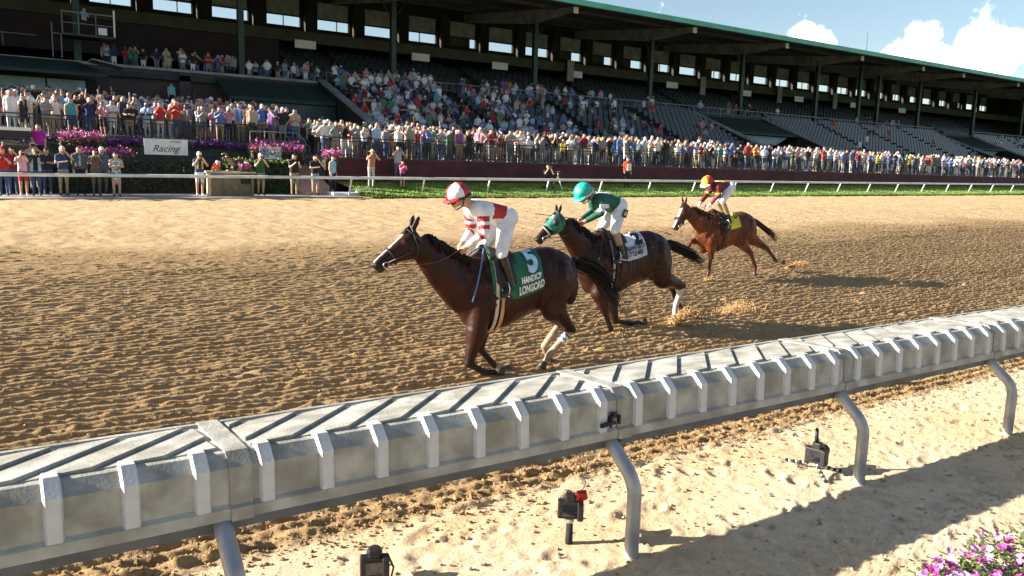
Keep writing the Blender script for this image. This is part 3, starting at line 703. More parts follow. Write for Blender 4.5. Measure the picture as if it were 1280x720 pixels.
hg = empty('clipped_hedge', (11.2,35.6,.9), 0, 'clipped light green hedge behind the trophy table', 'hedge')
MB().bx(-1.4,1.3,-.35,.35,0,1.25).build('hedge_core', M_hedge, hg)
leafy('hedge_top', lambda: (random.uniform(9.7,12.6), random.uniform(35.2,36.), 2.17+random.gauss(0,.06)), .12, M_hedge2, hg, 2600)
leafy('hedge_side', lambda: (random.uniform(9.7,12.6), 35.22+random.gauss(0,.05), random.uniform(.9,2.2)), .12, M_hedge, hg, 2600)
def text_mesh(s, size, m, ital=0., bold=0.):
    cu = bpy.data.curves.new('txt','FONT'); cu.body = s; cu.size = size; cu.align_x = 'CENTER'; cu.align_y = 'CENTER'; cu.shear = ital; cu.offset = bold; cu.resolution_u = 4
    o = bpy.data.objects.new('txt', cu); COL.objects.link(o); dg = bpy.context.evaluated_depsgraph_get(); me = bpy.data.meshes.new_from_object(o.evaluated_get(dg)); bpy.data.objects.remove(o); bpy.data.curves.remove(cu)
    me.materials.clear(); me.materials.append(m); return me
M_ink = cm('black_ink', (.012,.012,.012), rough=.7); M_org = cm('orange_ink', (.65,.28,.04), rough=.7)
bn = empty('racing_banner', (7.67,36.9,2.44), 0, 'white banner with Racing in black script on the flower bank', 'banner')
MB().bx(-.87,.87,-.012,.012,0,.66).build('cloth', M_white, bn)
for s, sz, xx, zz, it, m in (('Racing',.40,-.03,.25,.35,M_ink),('PARK',.13,.46,.55,0,M_ink),):
    o = link_mesh('lettering', text_mesh(s, sz, m, it), bn); o.location = (xx,-.017,zz); o.rotation_euler = (math.radians(90),0,0)
hl = MB()
for a, b_, r in (((.28,.25),(.50,.29),.04),((.48,.29),(.58,.36),.03),((.56,.36),(.64,.34),.022),((.30,.24),(.22,.16),.014),((.34,.22),(.36,.13),.014),((.48,.26),(.58,.19),.014),((.46,.25),(.52,.14),.014),((.28,.27),(.20,.30),.014)):
    hl.tube([(a[0],-.016,a[1]),(b_[0],-.016,b_[1])], r, 6, flat=.1)
hl.build('horse_emblem', M_org, bn); MB().ell((.22,-.014,.56),(.05,.003,.04)).build('round_emblem', M_org, bn)
b2 = empty('small_banner', (12.0,36.55,2.38), 0, 'small pale banner hanging under the bright pink flowers', 'banner')
MB().bx(-.5,.5,-.012,.012,0,.55).build('cloth', M_white, b2); MB().bx(-.46,-.1,-.016,-.0125,.06,.5).build('blue_print', cm('pale_blue_ink', (.35,.5,.65)), b2); MB().box((.15,-.015,.2),(.5,.005,.12),ry=.3).build('grey_print', cm('grey_ink', (.45,.47,.5)), b2)
# handrails by the ramp, white steps, trophy table, awning
hr = empty('ramp_handrail', (12.5,37.5,2.6), 0, 'grey tube handrail at the head of the brick ramp', 'handrail')
for dx, dy in ((0,0),(.5,-.5)):
    MB().tube([(dx-1.1,dy,.1),(dx-1.1,dy,1.0),(dx+.5,dy,1.0),(dx+.9,dy-.3,.3)], .03, 8).build('tube', M_rail, hr, True); MB().tube([(dx-1.1,dy,.6),(dx+.6,dy,.6)], .02, 6).build('tube', M_rail, hr, True)
wb = empty('white_step', (14.3,33.9,G(14.3,33)), 0, 'pair of low white blocks where the outer rail begins', 'step')
MB().bx(-.55,.6,-.5,.3,0,.17).build('block', M_white, wb); MB().bx(.62,1.5,-.25,.5,0,.32).build('block', M_white, wb)
tt = empty('trophy_table', (9.35,33.75,G(9,33)+.02), 0, 'tan boxed trophy table with pale corner posts behind the rail', 'table')
M_tan = mat('tan_panel', (.20,.16,.10), .85, .2, 5, .3, 30); M_wood = mat('pale_wood', (.55,.42,.27), .6, .2, 4)
MB().bx(-.80,.80,-.30,.30,.02,.92).build('box', M_tan, tt); MB().bx(-.98,.98,-.42,.42,.922,1.0).build('table_top', M_wood, tt)
for sx_ in (-.86,): MB().bx(sx_-.07,sx_+.07,-.38,-.24,0,.922).build('corner_post', M_wood, tt)
MB().bx(.86-.05,.86+.05,-.38,-.28,0,.922).build('corner_post', M_tan, tt)
vz = tt.location.z+1.002
for k, (dx, h, lab) in enumerate(((-.42,.40,'tall white pillar candle on the trophy table beside the bronze horse'),(.72,.38,'tall white pillar candle on the trophy table beside the pink flowers'))):
    c = empty('pillar_vase', (9.35+dx,33.7,vz), 0, lab, 'vase'); MB().tube([(0,0,0),(0,0,.02),(0,0,h-.03),(0,0,h)],[.10,.095,.095,.085],14).build('pillar', M_white, c, True); MB().tube([(0,0,h),(0,0,h+.015)],.07,12).build('rim', M_wood, c, True)
tp = empty('bronze_horse_trophy', (9.45,33.85,vz), 0, 'bronze rearing horse trophy among flowers on the trophy table', 'trophy')
M_brz = mat('bronze', (.30,.20,.13), .4, .2, 6, metal=.7)
t = MB(); t.tube([(-.05,0,0),(-.05,0,.06)],[.13,.10],10); t.tube([(.16,0,.22),(.05,0,.33),(-.06,0,.50),(-.14,0,.62)],[.07,.10,.085,.05],10); t.tube([(-.10,0,.60),(-.20,0,.72),(-.32,0,.66)],[.05,.05,.025],8)
for a in (((.14,.05,.24),(.06,.06,.12),(.13,.06,.04)),((.14,-.05,.24),(.08,-.06,.12),(.15,-.06,.04)),((-.10,.04,.54),(-.26,.05,.52),(-.28,.05,.42)),((-.10,-.04,.54),(-.26,-.05,.56),(-.32,-.05,.48))): t.tube(a,[.04,.025,.018],6)
t.tube([(.2,0,.25),(.32,0,.30),(.38,0,.15)],[.02,.035,.01],6)
t.build('figure', M_brz, tp, True)
bed('flower_bunch', 9.75, 10.15, 33.55, vz+.14, .08, .06, 'bunch of pink flowers lying on the trophy table', 260)
bed('flower_bunch', 8.75, 8.95, 33.6, vz+.10, .07, .05, 'small bunch of orange flowers at the end of the trophy table', 120, cm('orange_petals', (.7,.16,.08)))
aw = empty('white_awning', (1.2,36.2,1.0), 0, 'flat white topped awning over the winner circle gate', 'awning')
MB().bx(-2.5,1.45,-.8,.8,2.18,2.30).build('top', M_white, aw); MB().bx(-2.5,1.42,-.78,.78,1.95,2.178).build('valance', M_black, aw)
for dx in (-2.3,1.35): MB().tube([(dx,-.7,0),(dx,-.7,1.95)],.04,8).build('pole', M_rail, aw, True)
# ------------------------------------------------------------------ bodies
def capsule(mb, a, ra, b, rb, n=12):
    a, b = Vector(a), Vector(b); d = b-a; L = d.length
    if L < 1e-6: return mb.ell(a, (ra,)*3, n, 8)
    t = d/L; pts = []; rs = []
    for q in (-90,-60,-30): pts.append(a+t*ra*math.sin(math.radians(q))); rs.append(max(1e-4,ra*math.cos(math.radians(q))))
    pts.append(a); rs.append(ra); pts.append(a+d*.5); rs.append((ra+rb)/2); pts.append(b); rs.append(rb)
    for q in (30,60,90): pts.append(b+t*rb*math.sin(math.radians(q))); rs.append(max(1e-4,rb*math.cos(math.radians(q))))
    return mb.tube(pts, rs, n)
def remesh(mb, voxel, smooth=4, fac=.5):
    me = mb.mesh('tmp', [], False, True); o = bpy.data.objects.new('tmp', me); COL.objects.link(o)
    r = o.modifiers.new('r','REMESH'); r.mode = 'VOXEL'; r.voxel_size = voxel; r.use_smooth_shade = True
    if smooth: s_ = o.modifiers.new('s','SMOOTH'); s_.factor = fac; s_.iterations = smooth
    dg = bpy.context.evaluated_depsgraph_get(); out = bpy.data.meshes.new_from_object(o.evaluated_get(dg))
    bpy.data.objects.remove(o); bpy.data.meshes.remove(me)
    out.polygons.foreach_set('use_smooth', [True]*len(out.polygons)); return out
def seg_label(co, segs):
    """nearest body segment for each point and the place along it"""
    best = np.full(len(co), 1e9); idx = np.zeros(len(co), int); tt = np.zeros(len(co))
    for i, (a, ra, b, rb, lab) in enumerate(segs):
        a = np.array(a); d = np.array(b)-a; L2 = max(1e-9, d@d); t = np.clip((co-a)@d/L2, 0, 1)
        dist = np.linalg.norm(co-(a+t[:,None]*d), axis=1)-(ra+(rb-ra)*t)
        m = dist < best; best[m] = dist[m]; idx[m] = i; tt[m] = t[m]
    return idx, tt
def body_segs(J, girth=1., k=1.):
    """J: joint positions. returns capsules (a, ra, b, rb, label)"""
    V3 = {n: Vector(p) for n, p in J.items()}; S_ = []
    def c(a, ra, b, rb, lab): S_.append((V3[a] if isinstance(a,str) else a, ra*k, V3[b] if isinstance(b,str) else b, rb*k, lab))
    g = girth
    pel = (V3['hipl']+V3['hipr'])/2; shm = (V3['shl']+V3['shr'])/2; mid = (pel*.55+shm*.45)
    ax = (V3['shl']-V3['shr']).normalized()
    for s_ in (-1,1):
        c(pel+ax*.075*k*s_, .105*g, mid+ax*.06*k*s_, .105*g, 'shirt_low'); c(mid+ax*.06*k*s_, .105*g, shm+ax*.085*k*s_, .095*g, 'shirt')
    c(shm, .06, V3['neck'], .052, 'skin'); 
    for s_ in 'lr':
        c('sh'+s_, .062*g, 'el'+s_, .048, 'sleeve'+s_); c('el'+s_, .043, 'wr'+s_, .032, 'fore'+s_)
        h = V3['wr'+s_]+(V3['wr'+s_]-V3['el'+s_]).normalized()*.085*k; c('wr'+s_, .030, h, .034, 'hand')
        c('hip'+s_, .092*g, 'kn'+s_, .062, 'thigh'+s_); c('kn'+s_, .058, 'an'+s_, .040, 'shin'+s_)
        f = V3['to'+s_]; c('an'+s_, .043, f, .036, 'shoe')
    c('neck', .05, V3['head'], .085, 'skin')
    S_.append((V3['head']+Vector((0,0,.0)), .098*k, V3['head']+(V3['head']-V3['neck']).normalized()*.035*k, .098*k, 'head'))
    return S_
def standing(arms='down', lean=0., twist=0., seated=False, spread=.10):
    """1.72 m figure facing -y, feet at z = 0"""
    J = dict(hipl=(.085,0,.92), hipr=(-.085,0,.92), knl=(.10,-.02,.50), knr=(-.10,-.02,.50), anl=(spread,.03,.075), anr=(-spread,.03,.075), tol=(spread+.02,-.13,.045), tor=(-spread-.02,-.13,.045),
             shl=(.185,0-lean,1.40), shr=(-.185,0-lean,1.40), neck=(0,-.01-lean,1.47), head=(0,-.035-lean*1.2,1.585))
    if seated:
        for s_, q in (('l',1),('r',-1)):
            J['kn'+s_] = (.11*q,-.42,.94); J['an'+s_] = (.11*q,-.40,.50); J['to'+s_] = (.12*q,-.54,.46)
    A = dict(down=((.22,.02,1.12),(.21,-.06,.88)), camera=((.26,-.20,1.20),(.07,-.24,1.50)), up=((.27,-.04,1.62),(.24,-.08,1.86)), cross=((.23,-.10,1.16),(-.02,-.25,1.20)), clap=((.23,-.12,1.15),(.05,-.30,1.25)),
             hips=((.33,.08,1.15),(.17,-.04,1.0)), phone=((.22,-.14,1.16),(.10,-.34,1.32)), wave=((.30,-.03,1.52),(.26,-.08,1.80)), bino=((.30,-.14,1.28),(.06,-.17,1.55)))
    al, ar = arms if isinstance(arms, tuple) else (arms, arms)
    for s_, q, ar_ in (('l',1,al),('r',-1,ar)):
        e, w_ = A[ar_]; J['el'+s_] = (e[0]*q, e[1]-lean, e[2]); J['wr'+s_] = (w_[0]*q, w_[1]-lean*1.1, w_[2])
    if seated: J = {n: (p[0],p[1],p[2]-.46) for n, p in J.items()}
    if twist:
        c, s_ = math.cos(twist), math.sin(twist)
        for n in ('shl','shr','ell','elr','wrl','wrr','neck','head'): x, y, z = J[n]; J[n] = (x*c-y*s_, x*s_+y*c, z)
    return J
def paint(me, segs, slots, rule):
    """rule(label, t, co, n) -> slot name; one material slot per name"""
    n = len(me.polygons); cen = np.empty(n*3); me.polygons.foreach_get('center', cen); cen = cen.reshape(-1,3); idx, tt = seg_label(cen, segs)
    mi = [slots.index(rule(segs[i][4], t, c)) for i, t, c in zip(idx, tt, cen)]
    me.polygons.foreach_set('material_index', mi)
SL = ['skin','shirt','legs','hair','shoe','hat']
def person_mesh(pose, voxel=.034, sleeves='short', legwear='long', hat=False, hair='short', smooth=2, girth=1., dress=False, vest=False):
    J = standing(**pose); segs = body_segs(J, girth); mb = MB()
    for a, ra, b, rb, lab in segs: capsule(mb, a, ra, b, rb, 10)
    hd = Vector(J['head']); 
    if hair == 'long': capsule(mb, hd+Vector((0,.05,.03)), .09, hd+Vector((0,.07,-.14)), .07, 10)
    if dress:
        pel = Vector(J['hipl'])*.5+Vector(J['hipr'])*.5; capsule(mb, pel+Vector((0,0,.05)), .14, pel+Vector((0,0,-.28)), .17, 12)
    if hat:
        capsule(mb, hd+Vector((0,0,.05)), .102, hd+Vector((0,.01,.07)), .098, 10); mb.ell(hd+Vector((0,-.09,.055)), (.08,.10,.018), 10, 5)
        if hat == 'brim': mb.ell(hd+Vector((0,0,.05)), (.20,.20,.02), 12, 5)
    nose = hd+Vector((0,-.098,-.01)); mb.ell(nose, (.02,.03,.03), 6, 4)
    me = remesh(mb, voxel, smooth); 
    for s_ in SL: me.materials.append(None)
    hipz = J['hipl'][2]
    def rule(lab, t, c):
        if lab == 'head' or lab == 'skin':
            if c[2] < hd.z-.13 and lab != 'head': return 'skin' if c[2] > J['neck'][2]-.03 else 'shirt'
            if hat and c[2] > hd.z+.035: return 'hat'
            if c[2] > hd.z+.055 or (c[1] > hd.y+.015 and c[2] > hd.z-.06): return 'hair'
            if hair == 'long' and c[1] > hd.y+.01: return 'hair'
            return 'skin'
        if lab in ('shirt',): return 'shirt'
        if lab == 'shirt_low': return 'shirt' if (dress or c[2] > hipz+.02 or pose.get('seated') and c[2] > hipz+.06) else 'legs'
        if lab[:6] == 'sleeve': return 'shirt' if sleeves != 'none' and not (sleeves == 'short' and t > .75) else 'skin'
        if lab[:4] == 'fore': return 'shirt' if sleeves == 'long' and t < .9 else 'skin'
        if lab == 'hand': return 'skin'
        if lab[:5] == 'thigh': return ('shirt' if t < .75 else 'skin') if dress else 'legs' if (legwear == 'long' or t < .85) else 'skin'
        if lab[:4] == 'shin': return 'legs' if legwear == 'long' and not dress else 'skin'
        return 'shoe'
    paint(me, segs, SL, rule); return me
SKIN = [('light', (.55,.33,.22)), ('light', (.50,.28,.18)), ('tanned', (.36,.19,.11)), ('dark', (.13,.07,.045))]
SHIRT = [('white',(.72,.72,.72),28),('pale blue',(.34,.48,.66),17),('blue',(.07,.17,.44),11),('navy',(.02,.03,.10),9),('black',(.016,.016,.018),16),('red',(.42,.03,.03),7),('grey',(.24,.25,.26),12),('pink',(.55,.26,.34),4),('yellow',(.70,.58,.08),1.2),('green',(.06,.20,.10),2.5),('teal',(.06,.30,.34),2),('orange',(.55,.18,.04),1.5),('purple',(.17,.08,.25),2),('tan',(.40,.33,.24),4),('maroon',(.15,.02,.04),4)]
PANTS = [('khaki',(.38,.31,.20),9),('dark',(.02,.02,.025),12),('denim',(.06,.10,.20),11),('white',(.66,.66,.64),4),('grey',(.17,.18,.19),6)]
HAIR = [(.015,.011,.009),(.06,.035,.02),(.18,.11,.05),(.33,.31,.29),(.02,.015,.012)]
def wpick(l): return random.choices(l, [q[2] for q in l])[0]
def cloth(nm, c): return cm('cloth_'+nm.replace(' ','_'), c, rough=.85, var=.12, vscale=9, bump=.3, bscale=14)
def skinm(i): return cm('skin_%d'%i, SKIN[i][1], rough=.5, var=.08, vscale=20)
def hairm(i): return cm('hair_%d'%i, HAIR[i], rough=.6, var=.2, vscale=30)
M_shoe = cm('shoe_leather', (.03,.025,.022), rough=.5); M_shoew = cm('shoe_white', (.65,.65,.64), rough=.6)
def dress_person(o, sk, sh, pa, ha, shoe=None, hat=None):
    for i, m in enumerate((skinm(sk), sh, pa, hairm(ha), shoe or M_shoe, hat or sh)):
        o.material_slots[i].link = 'OBJECT'; o.material_slots[i].material = m
POSES = [  # (what they do, mesh settings)
 ('arms down', dict(pose=dict(arms='down'))), ('camera at face', dict(pose=dict(arms='camera'))), ('clapping', dict(pose=dict(arms='clap'), hair='long')),
 ('both arms raised', dict(pose=dict(arms='up'))), ('arms crossed', dict(pose=dict(arms='cross'), girth=1.12)), ('one arm raised', dict(pose=dict(arms=('wave','down')), sleeves='none', hair='long')),
 ('hands on hips', dict(pose=dict(arms='hips'), girth=1.15, hat=True)), ('holding a phone', dict(pose=dict(arms='phone',twist=.3), legwear='short')), ('shading the eyes', dict(pose=dict(arms=('bino','down')), hat=True, legwear='short')),
 ('arms down', dict(pose=dict(arms='down',lean=.05,twist=-.3), sleeves='none', hair='long', legwear='short')), ('camera at face', dict(pose=dict(arms='bino',twist=.25), sleeves='long', hat=True))]
pmesh_hi = [(w_, person_mesh(**kw)) for w_, kw in POSES]
seat_kw = [dict(pose=dict(arms='phone',seated=True)), dict(pose=dict(arms='clap',seated=True,twist=.3), hair='long'), dict(pose=dict(arms='cross',seated=True,lean=.06), hat=True), dict(pose=dict(arms='down',seated=True,lean=.03))]
pmesh_seat = [person_mesh(**kw) for kw in seat_kw]
for w_, m_ in pmesh_hi: m_.name = 'person'
crowd = []                                       # (x, y, z, rot, seated)
def far_enough(x, y, d, pts): return all((x-a)**2+(y-b)**2 > d*d for a, b in pts)
def terr_z(y): return 3.02 if y < 39.4 else 3.02+(y-38.3)*(4.9-3.02)/(59.1-38.3)
def apr_z(y): return 2.44+(y-36.1)*(3.2-2.44)/12.5
pts = []
def scatter(n, fx, fy, zf, d, tries=8):
    for _ in range(n):
        for _t in range(tries):
            x, y = fx(), fy()
            near = [p for p in pts if abs(p[0]-x) < 1.2]
            if far_enough(x, y, d, near):
                pts.append((x,y)); crowd.append((x, y, zf(y), random.gauss(-.25,.3), False)); break
scatter(95, lambda: random.uniform(14.5,44), lambda: random.uniform(36.35,36.8), apr_z, .46)
scatter(80, lambda: random.uniform(44,88), lambda: random.uniform(36.35,36.9), apr_z, .50)
scatter(190, lambda: random.uniform(14.5,42), lambda: random.uniform(36.9,40.5), apr_z, .55)
scatter(110, lambda: random.uniform(40,88), lambda: random.uniform(36.9,39.5), apr_z, .6)
scatter(130, lambda: random.uniform(15,70), lambda: random.uniform(40,47.5), apr_z, .7)
scatter(34, lambda: random.uniform(0.,12.3), lambda: random.uniform(38.7,39.4), terr_z, .5)
scatter(190, lambda: random.uniform(.2,14.2), lambda: random.uniform(39.4,48), terr_z, .55)
scatter(22, lambda: random.uniform(12.6,15.), lambda: random.uniform(38.7,42.), lambda y: 3.0, .5)
# gallery above the brick wall, press balcony
for _ in range(46):
    q = ST(random.uniform(6.5,19.2), random.uniform(49.75,50.6), 6.88); crowd.append((q.x,q.y,q.z,random.gauss(-.2,.3),False))
for _ in range(30):
    q = ST(random.uniform(11,24), random.uniform(51.0,53.5), 6.88); crowd.append((q.x,q.y,q.z,random.gauss(-.2,.3),False))
# on the tiers: crowded at the near end, thin further along
n0 = len(crowd)
for (x, y, z) in seat_pos:
    dens = .72*max(0, 1-(x-19)/18)+.30*max(0,1-abs(x-30)/16)+.10*max(0,1-(x-40)/30)+.015
    if x < 52 and random.random() < dens:
        q = ST(x, y, z); std = random.random() < (.45 if x < 32 else .2)
        crowd.append((q.x, q.y-(.25 if std else 0), q.z-(.0 if std else 0), random.gauss(-.2,.3), not std))
    elif x >= 52 and random.random() < .022:
        q = ST(x, y, z); crowd.append((q.x,q.y,q.z,random.gauss(-.2,.3),random.random()<.7))
for _ in range(40):
    q = ST(random.uniform(20,48), random.uniform(49.1,49.6), 6.88); crowd.append((q.x,q.y,q.z,random.gauss(-.2,.3),False))
for _ in range(14):
    q = ST(random.uniform(48,85), random.uniform(49.1,49.6), 6.88); crowd.append((q.x,q.y,q.z,random.gauss(-.2,.3),False))
def in_view(c):
    v = RC @ (np.array(c[:3])+np.array([0,0,1.])-CAMP); px = 640+F_PX*v[0]/v[2]; return -30 < px < 1310, v[2]
vis = [(in_view(c), c) for c in crowd]; vis = sorted([(v[1], c) for v, c in vis if v[0]], key=lambda q: q[0])
near, rest = vis[:285], vis[285:]; used = set()
for dep, (x, y, z, rot, sit) in near:
    where = 'on flower terrace' if x < 12.6 and y > 38.5 else 'beside brick ramp' if x < 15.1 else 'at fence over maroon wall' if y < 36.9 else 'behind the fence row'
    for _t in range(60):
        k = random.choices(range(len(pmesh_hi)), [3,4,3,.5,3,1.2,2,3,2,2,3])[0]; what, me = pmesh_hi[k]; sh = wpick(SHIRT); pa = wpick(PANTS); sk = random.choices(range(4),[5,5,3,1])[0]
        lw = 'shorts' if POSES[k][1].get('legwear') == 'short' else 'trousers'; lab_ = 'person in %s top and %s %s, %s %s' % (sh[0], pa[0], lw, what, where)
        if lab_ not in used: break
    used.add(lab_)
    o = link_mesh('person', me); o.location = (x,y,z); o.rotation_euler = (0,0,rot); sc = random.gauss(.985,.06); o.scale = (sc*random.uniform(.95,1.12),sc*random.uniform(.95,1.1),sc)
    dress_person(o, sk, cloth(sh[0],sh[1]), cloth(pa[0]+'_trousers',pa[1]), random.randrange(5), M_shoew if random.random()<.3 else None, cloth('white',SHIRT[0][1]) if random.random()<.6 else cloth('navy',SHIRT[3][1]))
    tag(o, lab_, 'person', 'spectators before the grandstand')
# everyone further off: one mass
lo_stand = [person_mesh(POSES[i][1]['pose'], .06, smooth=1, hat=POSES[i][1].get('hat',False)) for i in (0,1,2,4,6,8)]; lo_seat = [person_mesh(kw['pose'], .06, smooth=1, hat=kw.get('hat',False)) for kw in seat_kw]
def arrays(me):
    n = len(me.vertices); v = np.empty(n*3); me.vertices.foreach_get('co', v); f = [tuple(p.vertices) for p in me.polygons]; mi = np.empty(len(f), np.int32); me.polygons.foreach_get('material_index', mi); return v.reshape(-1,3), f, mi
la, ls_ = [arrays(m) for m in lo_stand], [arrays(m) for m in lo_seat]
VV, FF, CC = [], [], []; base = 0
for dep, (x, y, z, rot, sit) in rest:
    v, f, mi = random.choice(ls_ if sit else la); c, s_ = math.cos(rot), math.sin(rot); sc = random.gauss(1,.05)
    VV.append(np.stack([x+sc*(v[:,0]*c-v[:,1]*s_), y+sc*(v[:,0]*s_+v[:,1]*c), z+sc*v[:,2]],-1)); FF += [tuple(i+base for i in q) for q in f]; base += len(v)
    sh = wpick(SHIRT)[1]; pal = np.array([random.choice(SKIN)[1], sh, wpick(PANTS)[1], random.choice(HAIR), (.05,.05,.05), random.choice(((.7,.7,.7),(.05,.06,.12),sh))])
    CC.append(pal[mi])
me = bpy.data.meshes.new('crowd'); me.from_pydata(np.concatenate(VV).tolist(), [], FF); CC = np.concatenate(CC)
a = me.color_attributes.new('dye','FLOAT_COLOR','CORNER'); lt = np.array([len(f) for f in FF]); cc = np.ones((lt.sum(),4)); cc[:,:3] = np.repeat(CC, lt, axis=0); a.data.foreach_set('color', cc.ravel().astype(np.float32))
me.materials.append(mat('crowd_clothes', (1,1,1), .85, .1, 5, vcol='dye')); me.polygons.foreach_set('use_smooth', [True]*len(me.polygons)); me.update()
tag(link_mesh('crowd', me), 'far spectators filling the shaded tiers of the grandstand', 'crowd', kind='stuff')
print('crowd', len(near), len(rest), len(FF))
# ------------------------------------------------------------------ people standing at the outer rail
def cloth2(key, c): return cm('wear_'+key, c, rough=.85, var=.25, vscale=14, bump=.5, bscale=16)
def rail_person(px, Y, label, pose, shirt, legs, hair=1, sk=0, hat=None, h=1., rot=0., cam_=None, z=None, shoe=None, extra=None, **kw):
    x = P(px, 235, Y).x; me = person_mesh(dict(pose), .021, hat=('brim' if hat and hat[0]=='brim' else bool(hat)), smooth=3, **kw)
    root = empty('person', (x, Y, G(x,33.)+.037 if z is None else z), rot, label, 'person'); root.scale = (h,)*3
    b = link_mesh('body', me, root); dress_person(b, sk, shirt, legs, hair, shoe, hat[1] if hat else None)
    J = standing(**pose)
    if cam_:
        w1, w2 = Vector(J['wrl']), Vector(J['wrr']); c = (w1+w2)/2+Vector((0,-.05,.06)) if cam_ != 'one' else w1+Vector((0,-.05,.08))
        m = MB(); m.box(c, (.13,.07,.09)); m.tube([c+Vector((0,-.03,0)), c+Vector((0,-.14,0))], .035, 10); m.build('camera', M_blk, root)
    if extra: extra(root, J)
    return root
def jacket(col):
    def f(root, J):
        m = MB(); t = Vector(J['shl'])*.5+Vector(J['shr'])*.5
        for q in (-1,1):
            capsule(m, (q*.11,-.075,1.34), .055, (q*.125,-.075,.92), .06, 8)
        me = remesh(m, .02, 2); me.materials.append(col); link_mesh('jacket_front', me, root)
    return f
def tie(col):
    def f(root, J): MB().prism([(-.02,1.40),(.02,1.40),(.032,1.06),(0,1.02),(-.032,1.06)], -.155, -.135, 'y').build('tie', col, root)
    return f
def both(*fs):
    def f(r, J):
        for q in fs: q(r, J)
    return f
c = cloth2
rail_person(5, 33.6, 'man in red shirt, red cap and jeans looking at his phone', dict(arms='phone'), c('red',(.42,.02,.02)), c('jeans',(.05,.09,.19)), hat=('cap',c('redcap',(.5,.03,.03))), girth=1.15, cam_='one')
rail_person(17, 34.6, 'man in dark red shirt with one arm over his head', dict(arms=('bino','wave')), c('dred',(.22,.015,.02)), c('jeans',(.05,.09,.19)), girth=1.1)
rail_person(30, 33.7, 'woman in pale pink top and red shorts photographing', dict(arms='camera'), c('ppink',(.72,.42,.50)), c('redshorts',(.50,.04,.08)), 2, h=.95, cam_='y', legwear='short', shoe=M_shoew)
rail_person(46, 33.7, 'person in open pale blue shirt over black, jeans, photographing', dict(arms='camera',twist=.2), c('black',(.015,.015,.017)), c('jeans',(.05,.09,.19)), 2, cam_='y', sleeves='long', extra=jacket(c('pblue',(.34,.46,.62))))
rail_person(60, 34.6, 'man in dark jacket standing behind the open blue shirt', dict(arms='cross'), c('charcoal',(.03,.03,.035)), c('jeans',(.05,.09,.19)), 0)
rail_person(52, 36.2, 'woman in bright magenta top standing above the rail group', dict(arms='down'), c('magenta',(.55,.02,.36)), c('dark',(.02,.02,.025)), 2, z=1.75)
rail_person(44, 35.2, 'person in wide straw hat holding up a camera', dict(arms='bino'), c('white',(.7,.7,.68)), c('khaki',(.36,.29,.19)), 2, hat=('brim',c('straw',(.62,.50,.30))), z=1.05, cam_='y')
rail_person(80, 33.8, 'man in white cap and navy polo, khaki trousers, arms folded', dict(arms=('bino','cross'),twist=.1), c('navy',(.03,.07,.16)), c('khaki',(.36,.29,.19)), 1, hat=('cap',c('white',(.7,.7,.68))), h=1.04)
rail_person(101, 34.0, 'man in grey suit with pale blue tie by the rail', dict(arms='down'), c('greysuit',(.11,.115,.12)), c('black',(.015,.015,.017)), 1, h=1.06, sleeves='long', girth=1.08, extra=tie(c('bluetie',(.25,.5,.72))))
rail_person(129, 34.6, 'man in blue grey suit and white cap behind a photographer', dict(arms='down'), c('bluesuit',(.10,.13,.19)), c('greytr',(.12,.12,.13)), 3, hat=('cap',c('white',(.7,.7,.68))), h=1.05, sleeves='long')
rail_person(121, 33.5, 'photographer in brown grey suit raising a camera', dict(arms='camera'), c('brownsuit',(.12,.10,.085)), c('browntr',(.12,.10,.08)), 0, cam_='y', sleeves='long', girth=1.1)
rail_person(146, 33.2, 'woman in blue and white patterned dress with bare legs', dict(arms='cross'), cm('pattern_dress', (.05,.10,.16), rough=.85, col2=(.62,.68,.72), vscale=16), c('dark',(.02,.02,.025)), 1, h=.95, dress=True, legwear='short', sleeves='none')
def vest(root, J):
    for q in (-1,1): MB().box((q*.085,-.125,1.22),(.05,.03,.3)).build('vest_stripe', c('yellowvest',(.70,.48,.03)), root)
rail_person(250, 33.3, 'photographer in navy shirt, yellow vest stripes and white shorts', dict(arms='camera'), c('navyph',(.02,.06,.15)), c('white',(.7,.7,.68)), 1, hat=('cap',c('whitecap',(.7,.7,.68))), cam_='y', legwear='short', extra=vest, shoe=M_shoew)
rail_person(326, 33.6, 'photographer in green shirt, white cap and khaki shorts', dict(arms='camera'), c('greensh',(.03,.12,.04)), c('khaki',(.36,.29,.19)), 1, hat=('cap',c('whitecap',(.7,.7,.68))), cam_='y', legwear='short', girth=1.1)
rail_person(368, 33.6, 'stout man in black shirt and khaki trousers by the rail', dict(arms='phone'), c('black',(.015,.015,.017)), c('khaki',(.36,.29,.19)), 0, girth=1.22, h=1.02)
rail_person(394, 33.8, 'man in black shirt and grey shorts with camera raised', dict(arms=('bino','cross')), c('black',(.015,.015,.017)), c('greysh',(.3,.31,.33)), 0, legwear='short', cam_='one')
rail_person(416, 34.4, 'woman in sky blue top and dark trousers by the wall end', dict(arms='down',twist=.6), c('sky',(.28,.56,.74)), c('dark',(.02,.02,.025)), 1, sleeves='none')
rail_person(464, 34.3, 'man in straw hat and red patterned shirt photographing on the grass', dict(arms='bino',lean=.08), cm('pattern_shirt', (.32,.05,.05), rough=.85, col2=(.45,.33,.22), vscale=22), c('paletr',(.55,.50,.42)), 1, hat=('brim',c('straw',(.62,.50,.30))), cam_='y', z=G(17,33)+.34)
rail_person(497, 35.2, 'photographer in pale grey shirt leaning back on the maroon wall', dict(arms='bino'), c('pgrey',(.42,.44,.47)), c('greytr',(.12,.12,.13)), 0, cam_='y', z=G(17,33)+.5, h=1.05)
rail_person(503, 34.2, 'child in bright pink top before the maroon wall', dict(arms='phone'), c('hotpink',(.70,.06,.30)), c('dark',(.02,.02,.025)), 0, h=.74, z=G(18,33)+.33, legwear='short')
